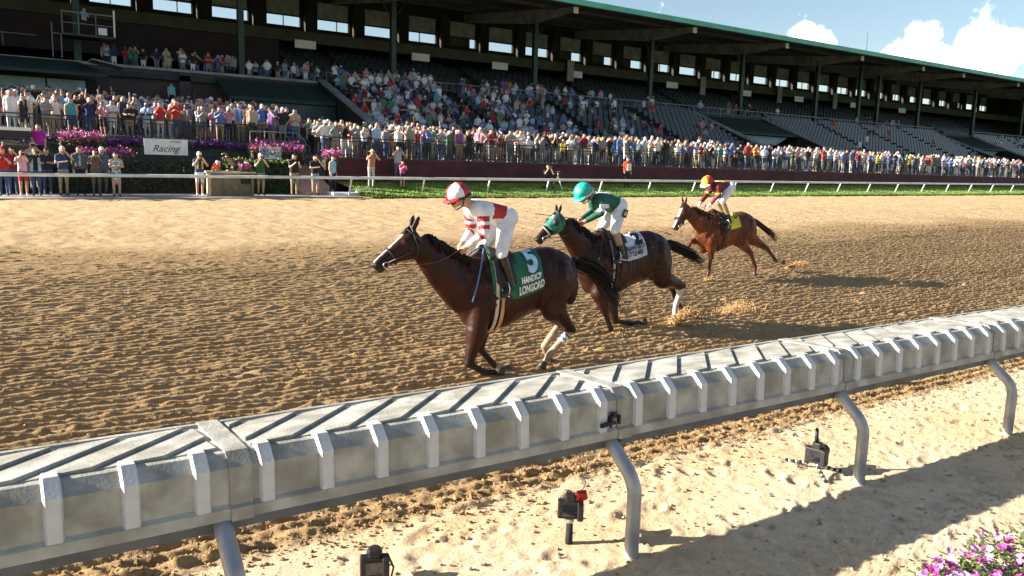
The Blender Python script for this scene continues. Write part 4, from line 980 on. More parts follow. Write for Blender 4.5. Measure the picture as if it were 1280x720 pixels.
def bib(root, J): MB().prism([(-.13,1.36),(.13,1.36),(.15,.98),(-.15,.98)], -.165, -.13, 'y').build('bib', c('whitebib',(.78,.78,.76)), root)
rail_person(783, 34.4, 'person in red jacket with white bib walking behind the rail', dict(arms='down',twist=-.3), c('redjacket',(.60,.06,.02)), c('dark',(.02,.02,.025)), 1, girth=1.2, sleeves='long', extra=bib, z=G(30,33)+.38)
# kneeling photographer with a tripod
x = P(684,235,34.2).x
r = empty('person', (x,34.2,G(x,33)+.34), -.2, 'kneeling photographer in black beside a tripod', 'person')
J = standing(arms='camera'); J['knl'] = (.14,-.34,.50); J['anl'] = (.14,-.30,.08); J['tol'] = (.14,-.42,.05); J['knr'] = (-.12,-.10,.06); J['anr'] = (-.12,.30,.06); J['tor'] = (-.12,.42,.05)
J = {k_: ((v[0],v[1],v[2]-.46) if k_[:2] in ('hi','sh','el','wr','ne','he') else v) for k_, v in J.items()}
sg = body_segs(J); mb = MB(); [capsule(mb,a,ra,b,rb,10) for a,ra,b,rb,l in sg]; me = remesh(mb,.021,3)
for s_ in SL: me.materials.append(None)
hz_ = J['head'][2]; paint(me, sg, SL, lambda lab,t,c_: ('hair' if c_[2] > hz_+.05 else 'skin') if lab in ('head','skin') else 'skin' if lab in ('hand','forel','forer') else 'shirt' if lab[:2] in ('sh','sl') and lab not in ('shoe','shinl','shinr') else 'shoe' if lab == 'shoe' else 'legs')
o = link_mesh('body', me, r); dress_person(o, 0, c('black',(.015,.015,.017)), c('dark',(.02,.02,.025)), 0)
m = MB(); m.box((0,-.30,1.12),(.14,.08,.1)); m.tube([(0,-.33,1.12),(0,-.55,1.12)],.045,10); m.build('camera', M_blk, r)
x2 = P(697,235,33.7).x; t3 = empty('camera_tripod', (x2,33.7,G(x2,33)+.26), 0, 'silver camera tripod on the grass beside the kneeling photographer', 'tripod')
for k_ in range(3): a_ = 2.1*k_+.5; MB().tube([(0,0,.75),(.42*math.cos(a_),.42*math.sin(a_),0)],[.022,.014],6).build('leg', M_met, t3, True)
MB().tube([(0,0,.72),(0,0,.92)],.02,8).build('centre_column', M_met, t3, True); MB().box((0,0,.96),(.13,.09,.09)).tube([(0,-.03,.96),(0,-.2,.96)],.04,8).build('camera', M_blk, t3)
# man on the press balcony, two on the booth roof edge
def far_person(q, label, pose, sh, pa, rot=0.):
    o = link_mesh('person', person_mesh(pose,.03)); o.location = q; o.rotation_euler.z = rot; dress_person(o, 0, sh, pa, 1); tag(o, label, 'person')
far_person(ST(6.35,48.9,8.46), 'man in pale blue shirt on the high press platform', dict(arms='phone'), c('pblue',(.34,.46,.62)), c('dark',(.02,.02,.025)), .6)
far_person(ST(7.4,49.9,8.5-1.6), 'man in grey blue shirt in the dark gallery by the press platform', dict(arms='down'), c('gblue',(.2,.26,.34)), c('dark',(.02,.02,.025)))
far_person(ST(11.8,52.0,7.3), 'person in white standing alone at the back of the gallery', dict(arms='bino'), c('white',(.7,.7,.68)), c('greysh',(.3,.31,.33)))
far_person(ST(10.5,48.7,4.95), 'man in turquoise shirt standing high before the brick wall', dict(arms='down'), c('turq',(.20,.52,.55)), c('dark',(.02,.02,.025)))
# ------------------------------------------------------------------ horses
#        u     top   bot   half-width   (metres along the body, forward positive)
TRUNK = np.array([(-.87,1.24,1.10,.06),(-.83,1.34,.98,.135),(-.74,1.435,.90,.205),(-.60,1.505,.84,.255),(-.42,1.545,.80,.272),(-.22,1.525,.79,.262),(0.,1.475,.735,.275),(.2,1.468,.67,.285),(.38,1.53,.635,.268),(.52,1.545,.645,.245),(.66,1.46,.69,.228),(.78,1.32,.79,.195),(.86,1.20,.90,.14),(.90,1.12,1.0,.06)])
TRUNK0 = TRUNK.copy()
def trunk_pt(u, ph, off=0.):
    """ph = 0 on the back, 90 deg on the near flank (-y)"""
    top, bot, w = (np.interp(u, TRUNK[:,0], TRUNK[:,k]) for k in (1,2,3)); zc = bot+(top-bot)*.47; sn, cs = math.sin(ph), math.cos(ph)
    hh = (top-zc) if cs > 0 else (zc-bot); y = (w+off)*math.copysign(abs(sn)**.88, sn)*(1-.10*max(0,cs)**2)
    return Vector((u, -y, zc+(hh+off)*math.copysign(abs(cs)**.95, cs)))
def loft(mb, rings):
    n = len(rings[0]); b = len(mb.v); vs = [p for r in rings for p in r]
    fs = [(i*n+k, i*n+(k+1)%n, (i+1)*n+(k+1)%n, (i+1)*n+k) for i in range(len(rings)-1) for k in range(n)]+[tuple(range(n))[::-1], tuple((len(rings)-1)*n+k for k in range(n))]
    mb.add(vs, fs)
def smooth_path(pts, n=5):
    """Catmull-Rom through points given as tuples of any length"""
    A = [np.array(p, float) for p in pts]; A = [2*A[0]-A[1]]+A+[2*A[-1]-A[-2]]; out = []
    for i in range(1, len(A)-2):
        for k in range(n):
            t = k/n; out.append(.5*((2*A[i])+(-A[i-1]+A[i+1])*t+(2*A[i-1]-5*A[i]+4*A[i+1]-A[i+2])*t*t+(-A[i-1]+3*A[i]-3*A[i+1]+A[i+2])*t**3))
    out.append(A[-2]); return out
FORE = (.145,.122,.055,.040,.044,.037); HIND = (.185,.145,.064,.045,.049,.040)
HEAD_S = [(0.,.105,.070),(.10,.128,.088),(.22,.148,.098),(.36,.142,.092),(.50,.112,.072),(.64,.088,.058),(.78,.076,.055),(.90,.074,.058),(.97,.060,.050),(1.0,.035,.032)]
HEADTOP = .072
GROOVES = [([(.40,1.40),(.35,1.16),(.41,.94),(.50,.82)],.017,.032), ([(.60,1.42),(.75,1.16),(.80,1.02)],.015,.03), ([(.76,1.06),(.61,.99),(.46,.96)],.012,.026), ([(-.18,1.36),(-.25,1.12),(-.20,.90)],.018,.045),
    ([(-.71,1.36),(-.66,1.1),(-.58,.86)],.016,.028), ([(-.44,1.30),(-.40,1.10),(-.36,.92)],.010,.03), ([(.56,1.30),(.58,1.12),(.56,1.0)],.010,.022), ([(.92,1.40),(.80,1.22)],.012,.03)] + [([(.26-.075*k,1.25),(.30-.085*k,1.0),(.27-.09*k,.84)],.0045,.014) for k in range(6)]
def build_horse(D):
    global TRUNK
    TRUNK = TRUNK0.copy(); TRUNK[:,2] += D['deep']*np.interp(TRUNK[:,0], [-.9,-.5,0,.3,.7,.9], [0,.3,.8,1,1,0])
    Y, X0, zs = D['Y'], D['X0'], D['zs']; g = G(X0, Y); O = Vector((X0, Y, g))
    root = empty('racehorse', O, 0, D['label'], 'horse')
    def L(px, py, off=0.): return P(px, py, Y+off)-O                       # pixel on the plane at that side of the horse -> local
    def T(v): return Vector((-v.x*zs, v.y*zs, v.z*zs))                      # horse space -> local (facing -x)
    mb = MB(); segs = []
    us = sorted(set([round(float(u),3) for u in np.linspace(-.885,.895,40)]))
    loft(mb, [[T(trunk_pt(u, 2*math.pi*k/26)) for k in range(26)] for u in us])
    # neck: rings across the line of centres
    nk = smooth_path([(*L(px,py),hh*zs,w*zs) for px,py,hh,w in D['neck']], 5); rings = []
    for i, q in enumerate(nk):
        t = Vector((nk[min(i+1,len(nk)-1)]-nk[max(0,i-1)])[:3]).normalized(); n_ = Vector((0,1,0)).cross(t).normalized()
        if n_.z < 0: n_ = -n_
        c = Vector(q[:3]); rings.append([c+n_*q[3]*math.cos(a)+Vector((0,1,0))*q[4]*math.sin(a)*(1-.25*max(0,math.cos(a))) for a in [2*math.pi*k/18 for k in range(18)]])
    loft(mb, rings)
    segs.append((Vector(nk[0][:3]), .12, Vector(nk[-1][:3]), .24, 'body')); segs.append((T(Vector((-.6,0,1.2))), .28, T(Vector((.6,0,1.15))), .28, 'body'))
    # head
    A, B = L(*D['poll']), L(*D['muzzle']); ax = (B-A); hl = ax.length; ax.normalize(); up = Vector((0,1,0)).cross(ax).normalized()
    if up.dot(Vector((-1,0,.4))) < 0: up = -up
    SY = Vector((0,1,0)); HS = hl/.60
    def head_pt(t, a, off=0.):
        hh, w = (np.interp(t, [q[0] for q in HEAD_S], [q[k] for q in HEAD_S])*HS for k in (1,2)); c = A+ax*hl*t+up*(HEADTOP*HS-hh)
        return c+up*(hh+off)*math.cos(a)+SY*(w+off)*math.sin(a)*(1-.16*math.cos(a))
    loft(mb, [[head_pt(t, 2*math.pi*k/18) for k in range(18)] for t in np.linspace(0,1,18)])
    segs.append((A, .1, B, .06, 'head'))
    for s_ in (-1,1):
        mb.ell(head_pt(.30, s_*math.radians(55), -.006), (.032,.024,.026), 8, 6)      # brow
        mb.ell(head_pt(.24, s_*math.radians(115), -.03), (.07,.04,.07), 8, 6)         # cheek
        mb.ell(head_pt(.93, s_*math.radians(60), -.012), (.03,.022,.024), 8, 6)       # nostril wing
        e0 = head_pt(.01, s_*math.radians(38), -.015); et = e0+(D['ear']+SY*s_*.25).normalized()*.165*HS
        pe = [e0, e0*.55+et*.45, e0*.2+et*.8, et]; mb.tube(pe, [.034*HS,.040*HS,.024*HS,.006], 8, flat=.6); segs.append((e0,.03,et,.01,'head'))
    lip = head_pt(.93, math.pi, -.01); mb.ell(lip, (.045,.035,.03), 8, 6)             # lower lip
    # legs
    hooves = []
    for lg in D['legs']:
        R = FORE if lg['kind'] == 'fore' else HIND; s_ = lg['side']; o_ = .125*s_*zs
        up0 = T(Vector((.60,.15*s_,1.12) if lg['kind']=='fore' else (-.50,.14*s_,1.16)))
        js = [up0]+[L(px,py,o_ if i else o_*1.15) for i,(px,py) in enumerate(lg['j'])]         # elbow/stifle, knee/hock, fetlock, hoof
        js = [Vector(j) for j in js]; pa, kn, fe, ho = js[1], js[2], js[3], js[4]
        rr = [r*zs for r in R]
        def sg(a, ra, b, rb, lab): capsule(mb, a, ra, b, rb, 12); segs.append((a, ra, b, rb, lab))
        sg(up0, rr[0], pa, rr[1], 'body')
        m1 = pa.lerp(kn,.45); sg(pa, rr[1]*1.08, m1, rr[1]*.74, 'body'); sg(m1, rr[1]*.74, kn, rr[2], lg['id']+'_arm'); mb.ell(kn, (rr[2]*1.06,)*3, 10, 6)
        m2 = kn.lerp(fe,.3); sg(kn, rr[2]*.92, m2, rr[3], lg['id']+'_low'); sg(m2, rr[3], fe, rr[4], lg['id']+'_low')
        pd = (ho-fe); pl_ = pd.length; pd.normalize(); pe = fe+pd*max(.05,pl_-.085*zs); sg(fe, rr[4]*.95, pe, rr[5], lg['id']+'_past')
        if lg['kind']=='hind':                                            # point of hock
            bk = (kn-pa).normalized()+(kn-fe).normalized(); bk = bk.normalized() if bk.length > .1 else Vector((1,0,0)); mb.ell(kn+bk*.03*zs, (.038*zs,)*3, 8, 6)
        hooves.append((pe, pe+pd*.085*zs, pd))
    # muscles that show under the skin
    for s_ in (-1,1):
        for c, r_ in (((.60,.178*s_,1.05),(.10,.085,.25)),((.47,.195*s_,.96),(.10,.085,.17)),((-.52,.18*s_,1.14),(.20,.125,.27)),((-.72,.13*s_,1.04),(.11,.085,.23)),((.76,.09*s_,.98),(.11,.09,.14)),((.30,.215*s_,.98),(.13,.085,.20)),((.72,.10*s_,1.22),(.12,.08,.16)),((.60,.10*s_,.82),(.15,.11,.20)),((-.44,.15*s_,.98),(.17,.10,.20))):
            mb.ell(T(Vector(c)), tuple(q*zs for q in r_), 12, 8)
    me = remesh(mb, .0155, 7, .5)
    # grooves between the muscles, a hint of ribs, uneven flesh
    n = len(me.vertices); co = np.empty(n*3); me.vertices.foreach_get('co', co); co = co.reshape(-1,3)
    nr = np.empty(n*3); me.vertices.foreach_get('normal', nr); nr = nr.reshape(-1,3); uu, zz = -co[:,0]/zs, co[:,2]/zs; sidew = np.clip((np.abs(nr[:,1])-.25)/.4, 0, 1); dd = np.zeros(n)
    for pl_, dep, wd in GROOVES:
        best = np.full(n, 9.)
        for (u0,z0),(u1,z1) in zip(pl_, pl_[1:]):
            du, dz = u1-u0, z1-z0; t = np.clip(((uu-u0)*du+(zz-z0)*dz)/(du*du+dz*dz), 0, 1); best = np.minimum(best, np.hypot(uu-u0-t*du, zz-z0-t*dz))
        dd -= dep*np.exp(-(best/wd)**2)-dep*.35*np.exp(-((best-wd*2)/wd)**2)
    dd = dd*sidew+.010*(fbm(uu*7+co[:,1]*3, zz*5, 3, 71+D['seed'])-.5)*np.clip((zz-.75)/.2,0,1)
    co = co+nr*dd[:,None]*zs; me.vertices.foreach_set('co', co.ravel().astype(np.float32)); me.update()
    # coat colours by region
    idx, tt = seg_label(co, segs)
    base = np.array(D['coat']); dark = np.array(D['points']); col = np.tile(base,(n,1)); labs = np.array([s_[4] for s_ in segs])[idx]
    for i in range(n):
        lb = labs[i]
        if lb.endswith('_arm'): col[i] = base*(1-.7*tt[i])*.8+dark*.7*tt[i]
        elif lb.endswith('_low') or lb.endswith('_past'):
            lg = lb.split('_')[0]; w = D['socks'].get(lg, 0)
            v = tt[i]*.5 if lb.endswith('_low') else 1.
            seglen = .0
            col[i] = dark
            if w and ((lb.endswith('_past')) or w >= 2): col[i] = np.array((.42,.32,.22)) if w < 3 else np.array((.62,.57,.50))
    rel = co-np.array(A); th = rel@np.array(ax)/hl; uph = rel@np.array(up); lat = np.abs(rel[:,1]); hd = (labs == 'head')&(th > -.1)
    front = hd&(uph > HEADTOP*HS*.45)
    bl = D.get('blaze', 0)
    if bl: col[front&(lat < bl*(1-.3*np.clip(th,0,1)))&(th > .12)&(th < .93)] = (.72,.69,.66)
    mz = np.clip((th-.80)/.15,0,1)[:,None]*hd[:,None]*.8; 
    mzc = col*(1-mz)+np.array((.03,.025,.022))*mz; col = np.where((front&(lat<bl*.7))[:,None], col, mzc)
    a = me.color_attributes.new('coat','FLOAT_COLOR','POINT'); c4 = np.ones((n,4)); c4[:,:3] = col; a.data.foreach_set('color', c4.ravel().astype(np.float32))
    m = mat('horse_coat', (1,1,1), .46, .35, 5., .6, 9, vcol='coat', spec=.24); me.materials.append(m)
    body = link_mesh('body', me, root)
    hm_ = cm('hoof_horn', (.06,.045,.035), rough=.55)
    for a_, b_, d_ in hooves: MB().tube([a_-d_*.012, a_+d_*.02, b_],[.038*zs,.046*zs,.060*zs],14).build('hoof', hm_, root, True)
    em = cm('horse_eye', (.008,.006,.005), rough=.08)
    for s_ in (-1,1): q = head_pt(.30, s_*math.radians(62), .0); MB().ell(q, (.02,.014,.017), 10, 7).build('eye', em, root, True)
    nm = cm('nostril_dark', (.01,.008,.008), rough=.7)
    for s_ in (-1,1): q = head_pt(.945, s_*math.radians(62), .004); MB().ell(q, (.016,.009,.020), 8, 6).build('nostril', nm, root, True)
    # mane and tail: locks of hair
    hair_m = cm('horse_hair_'+D['key'], D['hair'], rough=.6, var=.25, vscale=20, spec=.18); mn = MB(); rd = random.Random(D['seed'])
    crest = []
    for i, q in enumerate(nk):
        t = Vector((nk[min(i+1,len(nk)-1)]-nk[max(0,i-1)])[:3]).normalized(); n_ = Vector((0,1,0)).cross(t).normalized(); n_ = n_ if n_.z > 0 else -n_
        crest.append((Vector(q[:3])+n_*(q[3]-.012), n_, t))
    for i in range(150):
        f = rd.random()*(len(crest)-4); k = int(f); p0 = crest[k][0].lerp(crest[k+1][0], f-k); n_, t = crest[k][1], crest[k][2]; s_ = rd.choice((-1,-1,1)); ln = rd.uniform(.10,.20)
        p1 = p0+n_*ln*.22+t*ln*.25+SY*s_*.03; p2 = p0+t*ln*.75-n_*ln*.05+SY*s_*rd.uniform(.05,.10); p3 = p2+t*ln*.35-n_*ln*.35+SY*s_*.015
        mn.tube([p0-n_*.01,p1,p2,p3],[.008,.011,.008,.002],5)
    mn.build('mane', hair_m, root, True); mn = MB()
    for i in range(14):
        p0 = head_pt(.02, rd.uniform(-.3,.3)); mn.tube([p0, head_pt(.09, rd.uniform(-.3,.3), .012), head_pt(rd.uniform(.15,.24), rd.uniform(-.35,.35), .008)],[.008,.009,.003],5)
    mn.build('forelock', hair_m, root, True)
    tl = MB(); tp = [T(Vector((-.84,0,1.30))), T(Vector((-.90,0,1.32)))]+[L(*q) for q in D['tail']]; 
    for i in range(110):
        j = [Vector((rd.gauss(0,1),rd.gauss(0,1),rd.gauss(0,1))) for _ in tp]; sp_ = D.get('tailw', .05)
        pts_ = smooth_path([tuple(p+j[min(k,1)]*sp_*(0.25+.75*k/(len(tp)-1))+j[k]*sp_*.3*(k/(len(tp)-1))) for k, p in enumerate(tp)], 4); m_ = rd.uniform(.7,1.0); pts_ = pts_[:max(4,int(len(pts_)*m_))]
        tl.tube([Vector(p) for p in pts_], [.012*(1-.85*k/(len(pts_)-1)) for k in range(len(pts_))], 5)
    tl.build('tail', hair_m, root, True)
    # bridle
    lm = cm('bridle_leather_'+D['key'], D.get('leather',(.02,.014,.01)), rough=.5)
    br = MB()
    def ring(t0, t1, off=.008, r=.010, n=16): br.tube([head_pt(t0+(t1-t0)*(.5-.5*math.cos(2*math.pi*k/n)), 2*math.pi*k/n, off) for k in range(n+1)], r, 6, cap=False)
    ring(.0,.30); ring(.10,.06) 
    for s_ in (-1,1): br.tube([head_pt(.04,s_*1.3,.008), head_pt(.35,s_*1.75,.008), head_pt(.80,s_*1.75,.010)], .009, 6)
    bo = br.build('bridle', lm, root, True)
    nb = MB(); k_ = 16; nb.tube([head_pt(.60+.04*(.5-.5*math.cos(2*math.pi*k/k_)), 2*math.pi*k/k_, .010) for k in range(k_+1)], D.get('nbr',.011), 6, cap=False); nb.build('noseband', cm('noseband_'+D['key'], D.get('nbc',(.02,.014,.01)), rough=.7), bo, True)
    for s_ in (-1,1):
        q = head_pt(.82, s_*1.85, .012); rg = MB(); rg.tube([q+ax*.03*math.cos(a_)+up*.03*math.sin(a_) for a_ in [2*math.pi*k/12 for k in range(13)]], .006, 6, cap=False); rg.build('bit_ring', cm('bit_steel', (.6,.6,.6), rough=.25, metal=.9), bo, True)
    hand = [L(*D['hand'],-.07), L(*D['hand'],.07)]
    re = MB()
    for s_, h_ in ((-1,hand[0]),(1,hand[1])):
        a_ = head_pt(.82, s_*1.85, .014); md = a_.lerp(h_,.55)+SY*s_*.10+Vector((0,0,-.06)); pts_ = smooth_path([tuple(a_),tuple(md),tuple(h_)],6); re.tube([Vector(p) for p in pts_], .011, 6, flat=.4)
    re.build('reins', cm('rein_'+D['key'], D.get('rein',(.20,.05,.03)), rough=.6), bo, True)
    # hood with eye cups
    if D.get('hood'):
        hd_ = MB(); tt_ = np.linspace(.0,.52,9); rg = [[head_pt(t, math.radians(-128+256*k/16), .011) for k in range(17)] for t in tt_]; n_ = 17
        hd_.add([p for r_ in rg for p in r_], [(i*n_+k,i*n_+k+1,(i+1)*n_+k+1,(i+1)*n_+k) for i in range(8) for k in range(16)]); h_o = hd_.build('blinker_hood', D['hood'], root, True); so = h_o.modifiers.new('t','SOLIDIFY'); so.thickness = .006
        for s_ in (-1,1):
            q = head_pt(.30, s_*math.radians(62), .03); MB().ell(q, (.05,.035,.05), 10, 6).build('eye_cup', cm('eye_cup_dark',(.015,.02,.018)), h_o, True)
        MB().ell(head_pt(.20,-.45,.012), (.035,.02,.03), 8, 5).build('white_patch', M_white, h_o, True)
    # saddle cloth, saddle, girth
    c0, c1, dropn = D['cloth']; nu, npn = 16, 22; rows = []
    def cl(u, f, off=.016):                       # f -1 far hem .. 0 spine .. 1 near hem
        return T(trunk_pt(u, f*math.radians(dropn), off))
    V_ = [cl(c0+(c1-c0)*i/nu, -1+2*k/npn, .014+.004*math.sin(i*1.3+k*.9)) for i in range(nu+1) for k in range(npn+1)]; w_ = npn+1
    cb = MB(); cb.add(V_, [(i*w_+k,(i+1)*w_+k,(i+1)*w_+k+1,i*w_+k+1) for i in range(nu) for k in range(npn)]); clo = cb.build('saddle_cloth', D['clothm'], root, True); so = clo.modifiers.new('t','SOLIDIFY'); so.thickness = .008
    if D.get('hem'):
        hm2 = MB(); edge = [cl(c0, -1+2*k/npn,.022) for k in range(npn+1)]; hm2.tube(edge, .012, 6, flat=.6); edge = [cl(c0+(c1-c0)*i/nu, 1,.022) for i in range(nu+1)]; hm2.tube(edge, .012, 6, flat=.6); hm2.build('hem', D['hem'], clo, True)
    top_, bot_ = (np.interp((c0+c1)/2, TRUNK[:,0], TRUNK[:,k]) for k in (1,2))
    def print_on(s, size, uc, fc, m, sx_=1., bold=.0):
        me_ = text_mesh(s, size, m, 0, bold); bm = bmesh.new(); bm.from_mesh(me_); bmesh.ops.triangulate(bm, faces=bm.faces); bmesh.ops.subdivide_edges(bm, edges=bm.edges, cuts=2, use_grid_fill=True)
        q_ = [cl(uc, k/10) for k in range(11)]; arc = sum((q_[k+1]-q_[k]).length for k in range(10))
        for v in bm.verts: v.co = cl(uc-v.co.x*sx_, fc-v.co.y/arc, .034)
        bm.to_mesh(me_); bm.free(); o = link_mesh('number' if len(s) == 1 else 'lettering', me_, clo); return o
    for a_ in D['prints']: print_on(*a_)
    sd = MB(); su = (c0+c1)/2+D.get('sadu',.10)
    rings = []
    for q in np.linspace(-.16,.18,9):
        zt = .02+.03*(q/.18)**2; rings.append([T(trunk_pt(su+q, f*math.radians(40), zt*(1-abs(f)**2*.5)+.012)) for f in np.linspace(-1,1,9)]+[T(trunk_pt(su+q, f*math.radians(40), .01)) for f in np.linspace(1,-1,9)])
    loft(sd, rings); sdo = sd.build('saddle', D['saddlem'], root, True)
    for s_ in (-1,1):
        fl = MB(); vs = [T(trunk_pt(su+.02+q*.13, s_*math.radians(f), .03)) for q in (-1,-.3,.4,1) for f in (38,55,70,82 if abs(q)<.9 else 74)]; fl.add(vs, [(i*4+k,(i+1)*4+k,(i+1)*4+k+1,i*4+k+1) for i in range(3) for k in range(3)])
        flo = fl.build('saddle_flap', D['saddlem'], sdo, True); so = flo.modifiers.new('t','SOLIDIFY'); so.thickness = .012
    for du, gm in ((.02,D['girth'][0]),(.09,D['girth'][1])):
        gi = MB(); n_ = 30; gi.tube([T(trunk_pt(su+.04+du, math.radians(40+280*k/n_), .018)) for k in range(n_+1)], .026*zs, 6, flat=.25); gi.build('girth', gm, root, True)
    bp = MB(); bp.tube([T(trunk_pt(su+.17-.0*k, math.radians(-95+190*k/14), .02)+Vector((.30*abs(k-7)/7,0,0))) for k in range(15)], .010, 6, flat=.4); bp.build('breast_strap', D['strap'], root, True)
    if D.get('bandage'):
        for lg in D['legs']:
            if lg['id'] in D['bandage']:
                s_ = lg['side']; kn, fe = L(*lg['j'][1],.125*s_*zs), L(*lg['j'][2],.125*s_*zs)
                for t0, t1, m_ in ((.10,.22,M_white),(.22,.27,D['clothm2']),(.27,.36,M_white),(.36,.40,D['clothm2']),(.40,.5,M_white)): MB().tube([kn.lerp(fe,t0),kn.lerp(fe,t1)],.047*zs,12).build('leg_wrap', m_, root, True)
    return root, O, L
# ------------------------------------------------------------------ jockeys
JS = ['skin','shirt','accent','breeches','boot','boottop','cuff','glove']
def build_jockey(D, hk):
    O = hk[1]; L = hk[2]; J = {n: L(*p) for n, p in D['j'].items()}
    root = empty('jockey', O, 0, D['label'], 'person'); segs = body_segs(J, 1.16, 1.02); mb = MB()
    for a, ra, b, rb, lab in segs:
        if lab[:5] == 'thigh': ra, rb = ra*1.05, rb*1.1
        if lab[:6] == 'sleeve': ra, rb = ra*1.05, rb*1.25
        if lab[:4] == 'fore': ra, rb = ra*1.25, rb*1.15
        capsule(mb, a, ra, b, rb, 12)
    hd, nk_ = J['head'], J['neck']; f = D['face'].normalized(); uph = (Vector((0,0,1))-f*f.z).normalized()
    mb.ell(hd+f*.085-uph*.02, (.03,.02,.025), 8, 6); mb.ell(hd+f*.06-uph*.075, (.045,.04,.03), 8, 6)         # nose, chin
    for s_ in 'lr':                                # fingers closed on the rein
        w_ = J['wr'+s_]; d = (w_-J['el'+s_]).normalized(); sd = d.cross(Vector((0,0,1))).normalized()
        for k, ln in enumerate((.050,.058,.054,.044)):
            b0 = w_+d*.075+sd*(k-1.5)*.018; b1 = b0+d*ln*.55-Vector((0,0,.022)); b2 = b1-d*ln*.5-Vector((0,0,.022)); capsule(mb,b0,.010,b1,.0095,8); capsule(mb,b1,.0095,b2,.009,8)
        t0 = w_+d*.04+sd*.035; capsule(mb,t0,.012,t0+d*.05+Vector((0,0,.006)),.010,8)
    me = remesh(mb, .0115, 4, .5)
    for n_ in JS: me.materials.append(D['mats'].get(n_) or D['mats']['shirt'])
    pel = (J['hipl']+J['hipr'])/2; shm = (J['shl']+J['shr'])/2; back = (shm-pel).normalized()
    def rule(lab, t, c):
        c = Vector(c); along = (c-pel).dot(back)/(shm-pel).length
        if lab in ('head',): return 'skin'
        if lab == 'skin': return 'skin' if (c-shm).dot(nk_-shm) > .4*(nk_-shm).length_squared else 'shirt'
        if lab == 'shirt_low' or lab == 'shirt': return D['torso'](along, c, shm, pel)
        if lab[:6] == 'sleeve': return D['sleeve'](t*.55)
        if lab[:4] == 'fore': return D['sleeve'](.55+t*.45)
        if lab == 'hand': return 'glove'
        if lab[:5] == 'thigh': return 'breeches'
        if lab[:4] == 'shin': return 'breeches' if t < .10 else 'boottop' if t < D.get('top',.3) else 'boot'
        return 'boot'
    paint(me, segs, JS, rule); link_mesh('body', me, root)
    # helmet: shell, peak, band, goggles
    Rm = Matrix((f.cross(uph)*-1, f*-1, uph)).transposed()     # columns: side, back, up
    c0 = hd+uph*.028-f*.012; hs = D.get('hs',1.0)
    def hp(v): return c0+Rm @ (Vector(v)*hs)
    sh = MB(); n, m = 24, 9; vs = []; fs = []; mi = []
    for i in range(m+1):
        th = math.radians(102)*i/m
        for k in range(n):
            a = 2*math.pi*k/n; vs.append(hp((.118*math.sin(th)*math.sin(a), .138*math.sin(th)*math.cos(a), .125*math.cos(th))))
    for i in range(m):
        for k in range(n): fs.append((i*n+k,(i+1)*n+k,(i+1)*n+(k+1)%n,i*n+(k+1)%n)); mi.append(D['helmet'](k/n, i/m))
    sh.v = [tuple(v) for v in vs]; sh.f = fs; sh.m = mi; ho = sh.build('helmet', D['hmats'], root, True); so = ho.modifiers.new('t','SOLIDIFY'); so.thickness = .008
    pk = MB(); a_ = [math.radians(-65+130*k/12) for k in range(13)]
    vs = [hp((.118*math.sin(q),-.132*math.cos(q),-.012)) for q in a_]+[hp((.135*math.sin(q),-.132*math.cos(q)-.065*math.cos(q),-.038)) for q in a_]
    pk.add(vs, [(k,k+1,14+k,13+k) for k in range(12)]); po = pk.build('peak', D['peak'], ho, True); so = po.modifiers.new('t','SOLIDIFY'); so.thickness = .006
    gg = MB(); gg.tube([hp((.122*math.sin(q),.142*-math.cos(q),-.035)) for q in [2*math.pi*k/24 for k in range(25)]], .012, 6, cap=False); gg.build('goggle_strap', D.get('strap',M_black), ho, True)
    for s_ in (-1,1): MB().ell(hp((.042*s_,-.118,-.055)), (.03,.03,.026), 8, 6).build('goggle_lens', cm('goggle_lens',(.02,.02,.022),rough=.1), ho, True)
    cs = MB(); cs.tube([hp((.112,0,-.03)), hp((.085,-.04,-.12)), hp((0,-.075,-.155)), hp((-.085,-.04,-.12)), hp((-.112,0,-.03))], .008, 6); cs.build('chin_strap', M_black, ho, True)
    # stirrups
    for s_ in 'lr':
        an = (J['an'+s_]*.35+J['to'+s_]*.65)-Vector((0,0,.045)); st = MB(); st.tube([an+Vector((0,.055*math.cos(q),.075+.075*math.sin(q))) for q in [math.radians(-60+300*k/14) for k in range(15)]], .007, 6); st.tube([an+Vector((-.0,-.055,.0)), an+Vector((0,.055,0))],.010,6); st.build('stirrup', cm('bit_steel', (.6,.6,.6)), root, True)
    if D.get('extra'): D['extra'](root, J, L, pel, shm, back)
    return root
W_ = lambda k, c, r=.7: cm('silk_'+k, c, rough=r, var=.10, vscale=8, bump=1., bscale=17)
silk_white, silk_red = W_('white',(.74,.74,.76),.6), W_('red',(.40,.012,.02),.6)
breech = W_('breeches',(.72,.72,.76),.65); bootb = cm('boot_black',(.012,.012,.013), rough=.25); boott = cm('boot_tan',(.30,.20,.12), rough=.4)
skn = skinm(1); blk = W_('black',(.015,.015,.016))
gr1 = W_('cloth_green',(.012,.13,.06)); blue = W_('blue',(.03,.07,.42))
NUM = cm('number_pale', (.50,.68,.86), rough=.7); NUMK = cm('number_black', (.012,.012,.014), rough=.7); LETW = cm('letter_white', (.78,.80,.80), rough=.7)
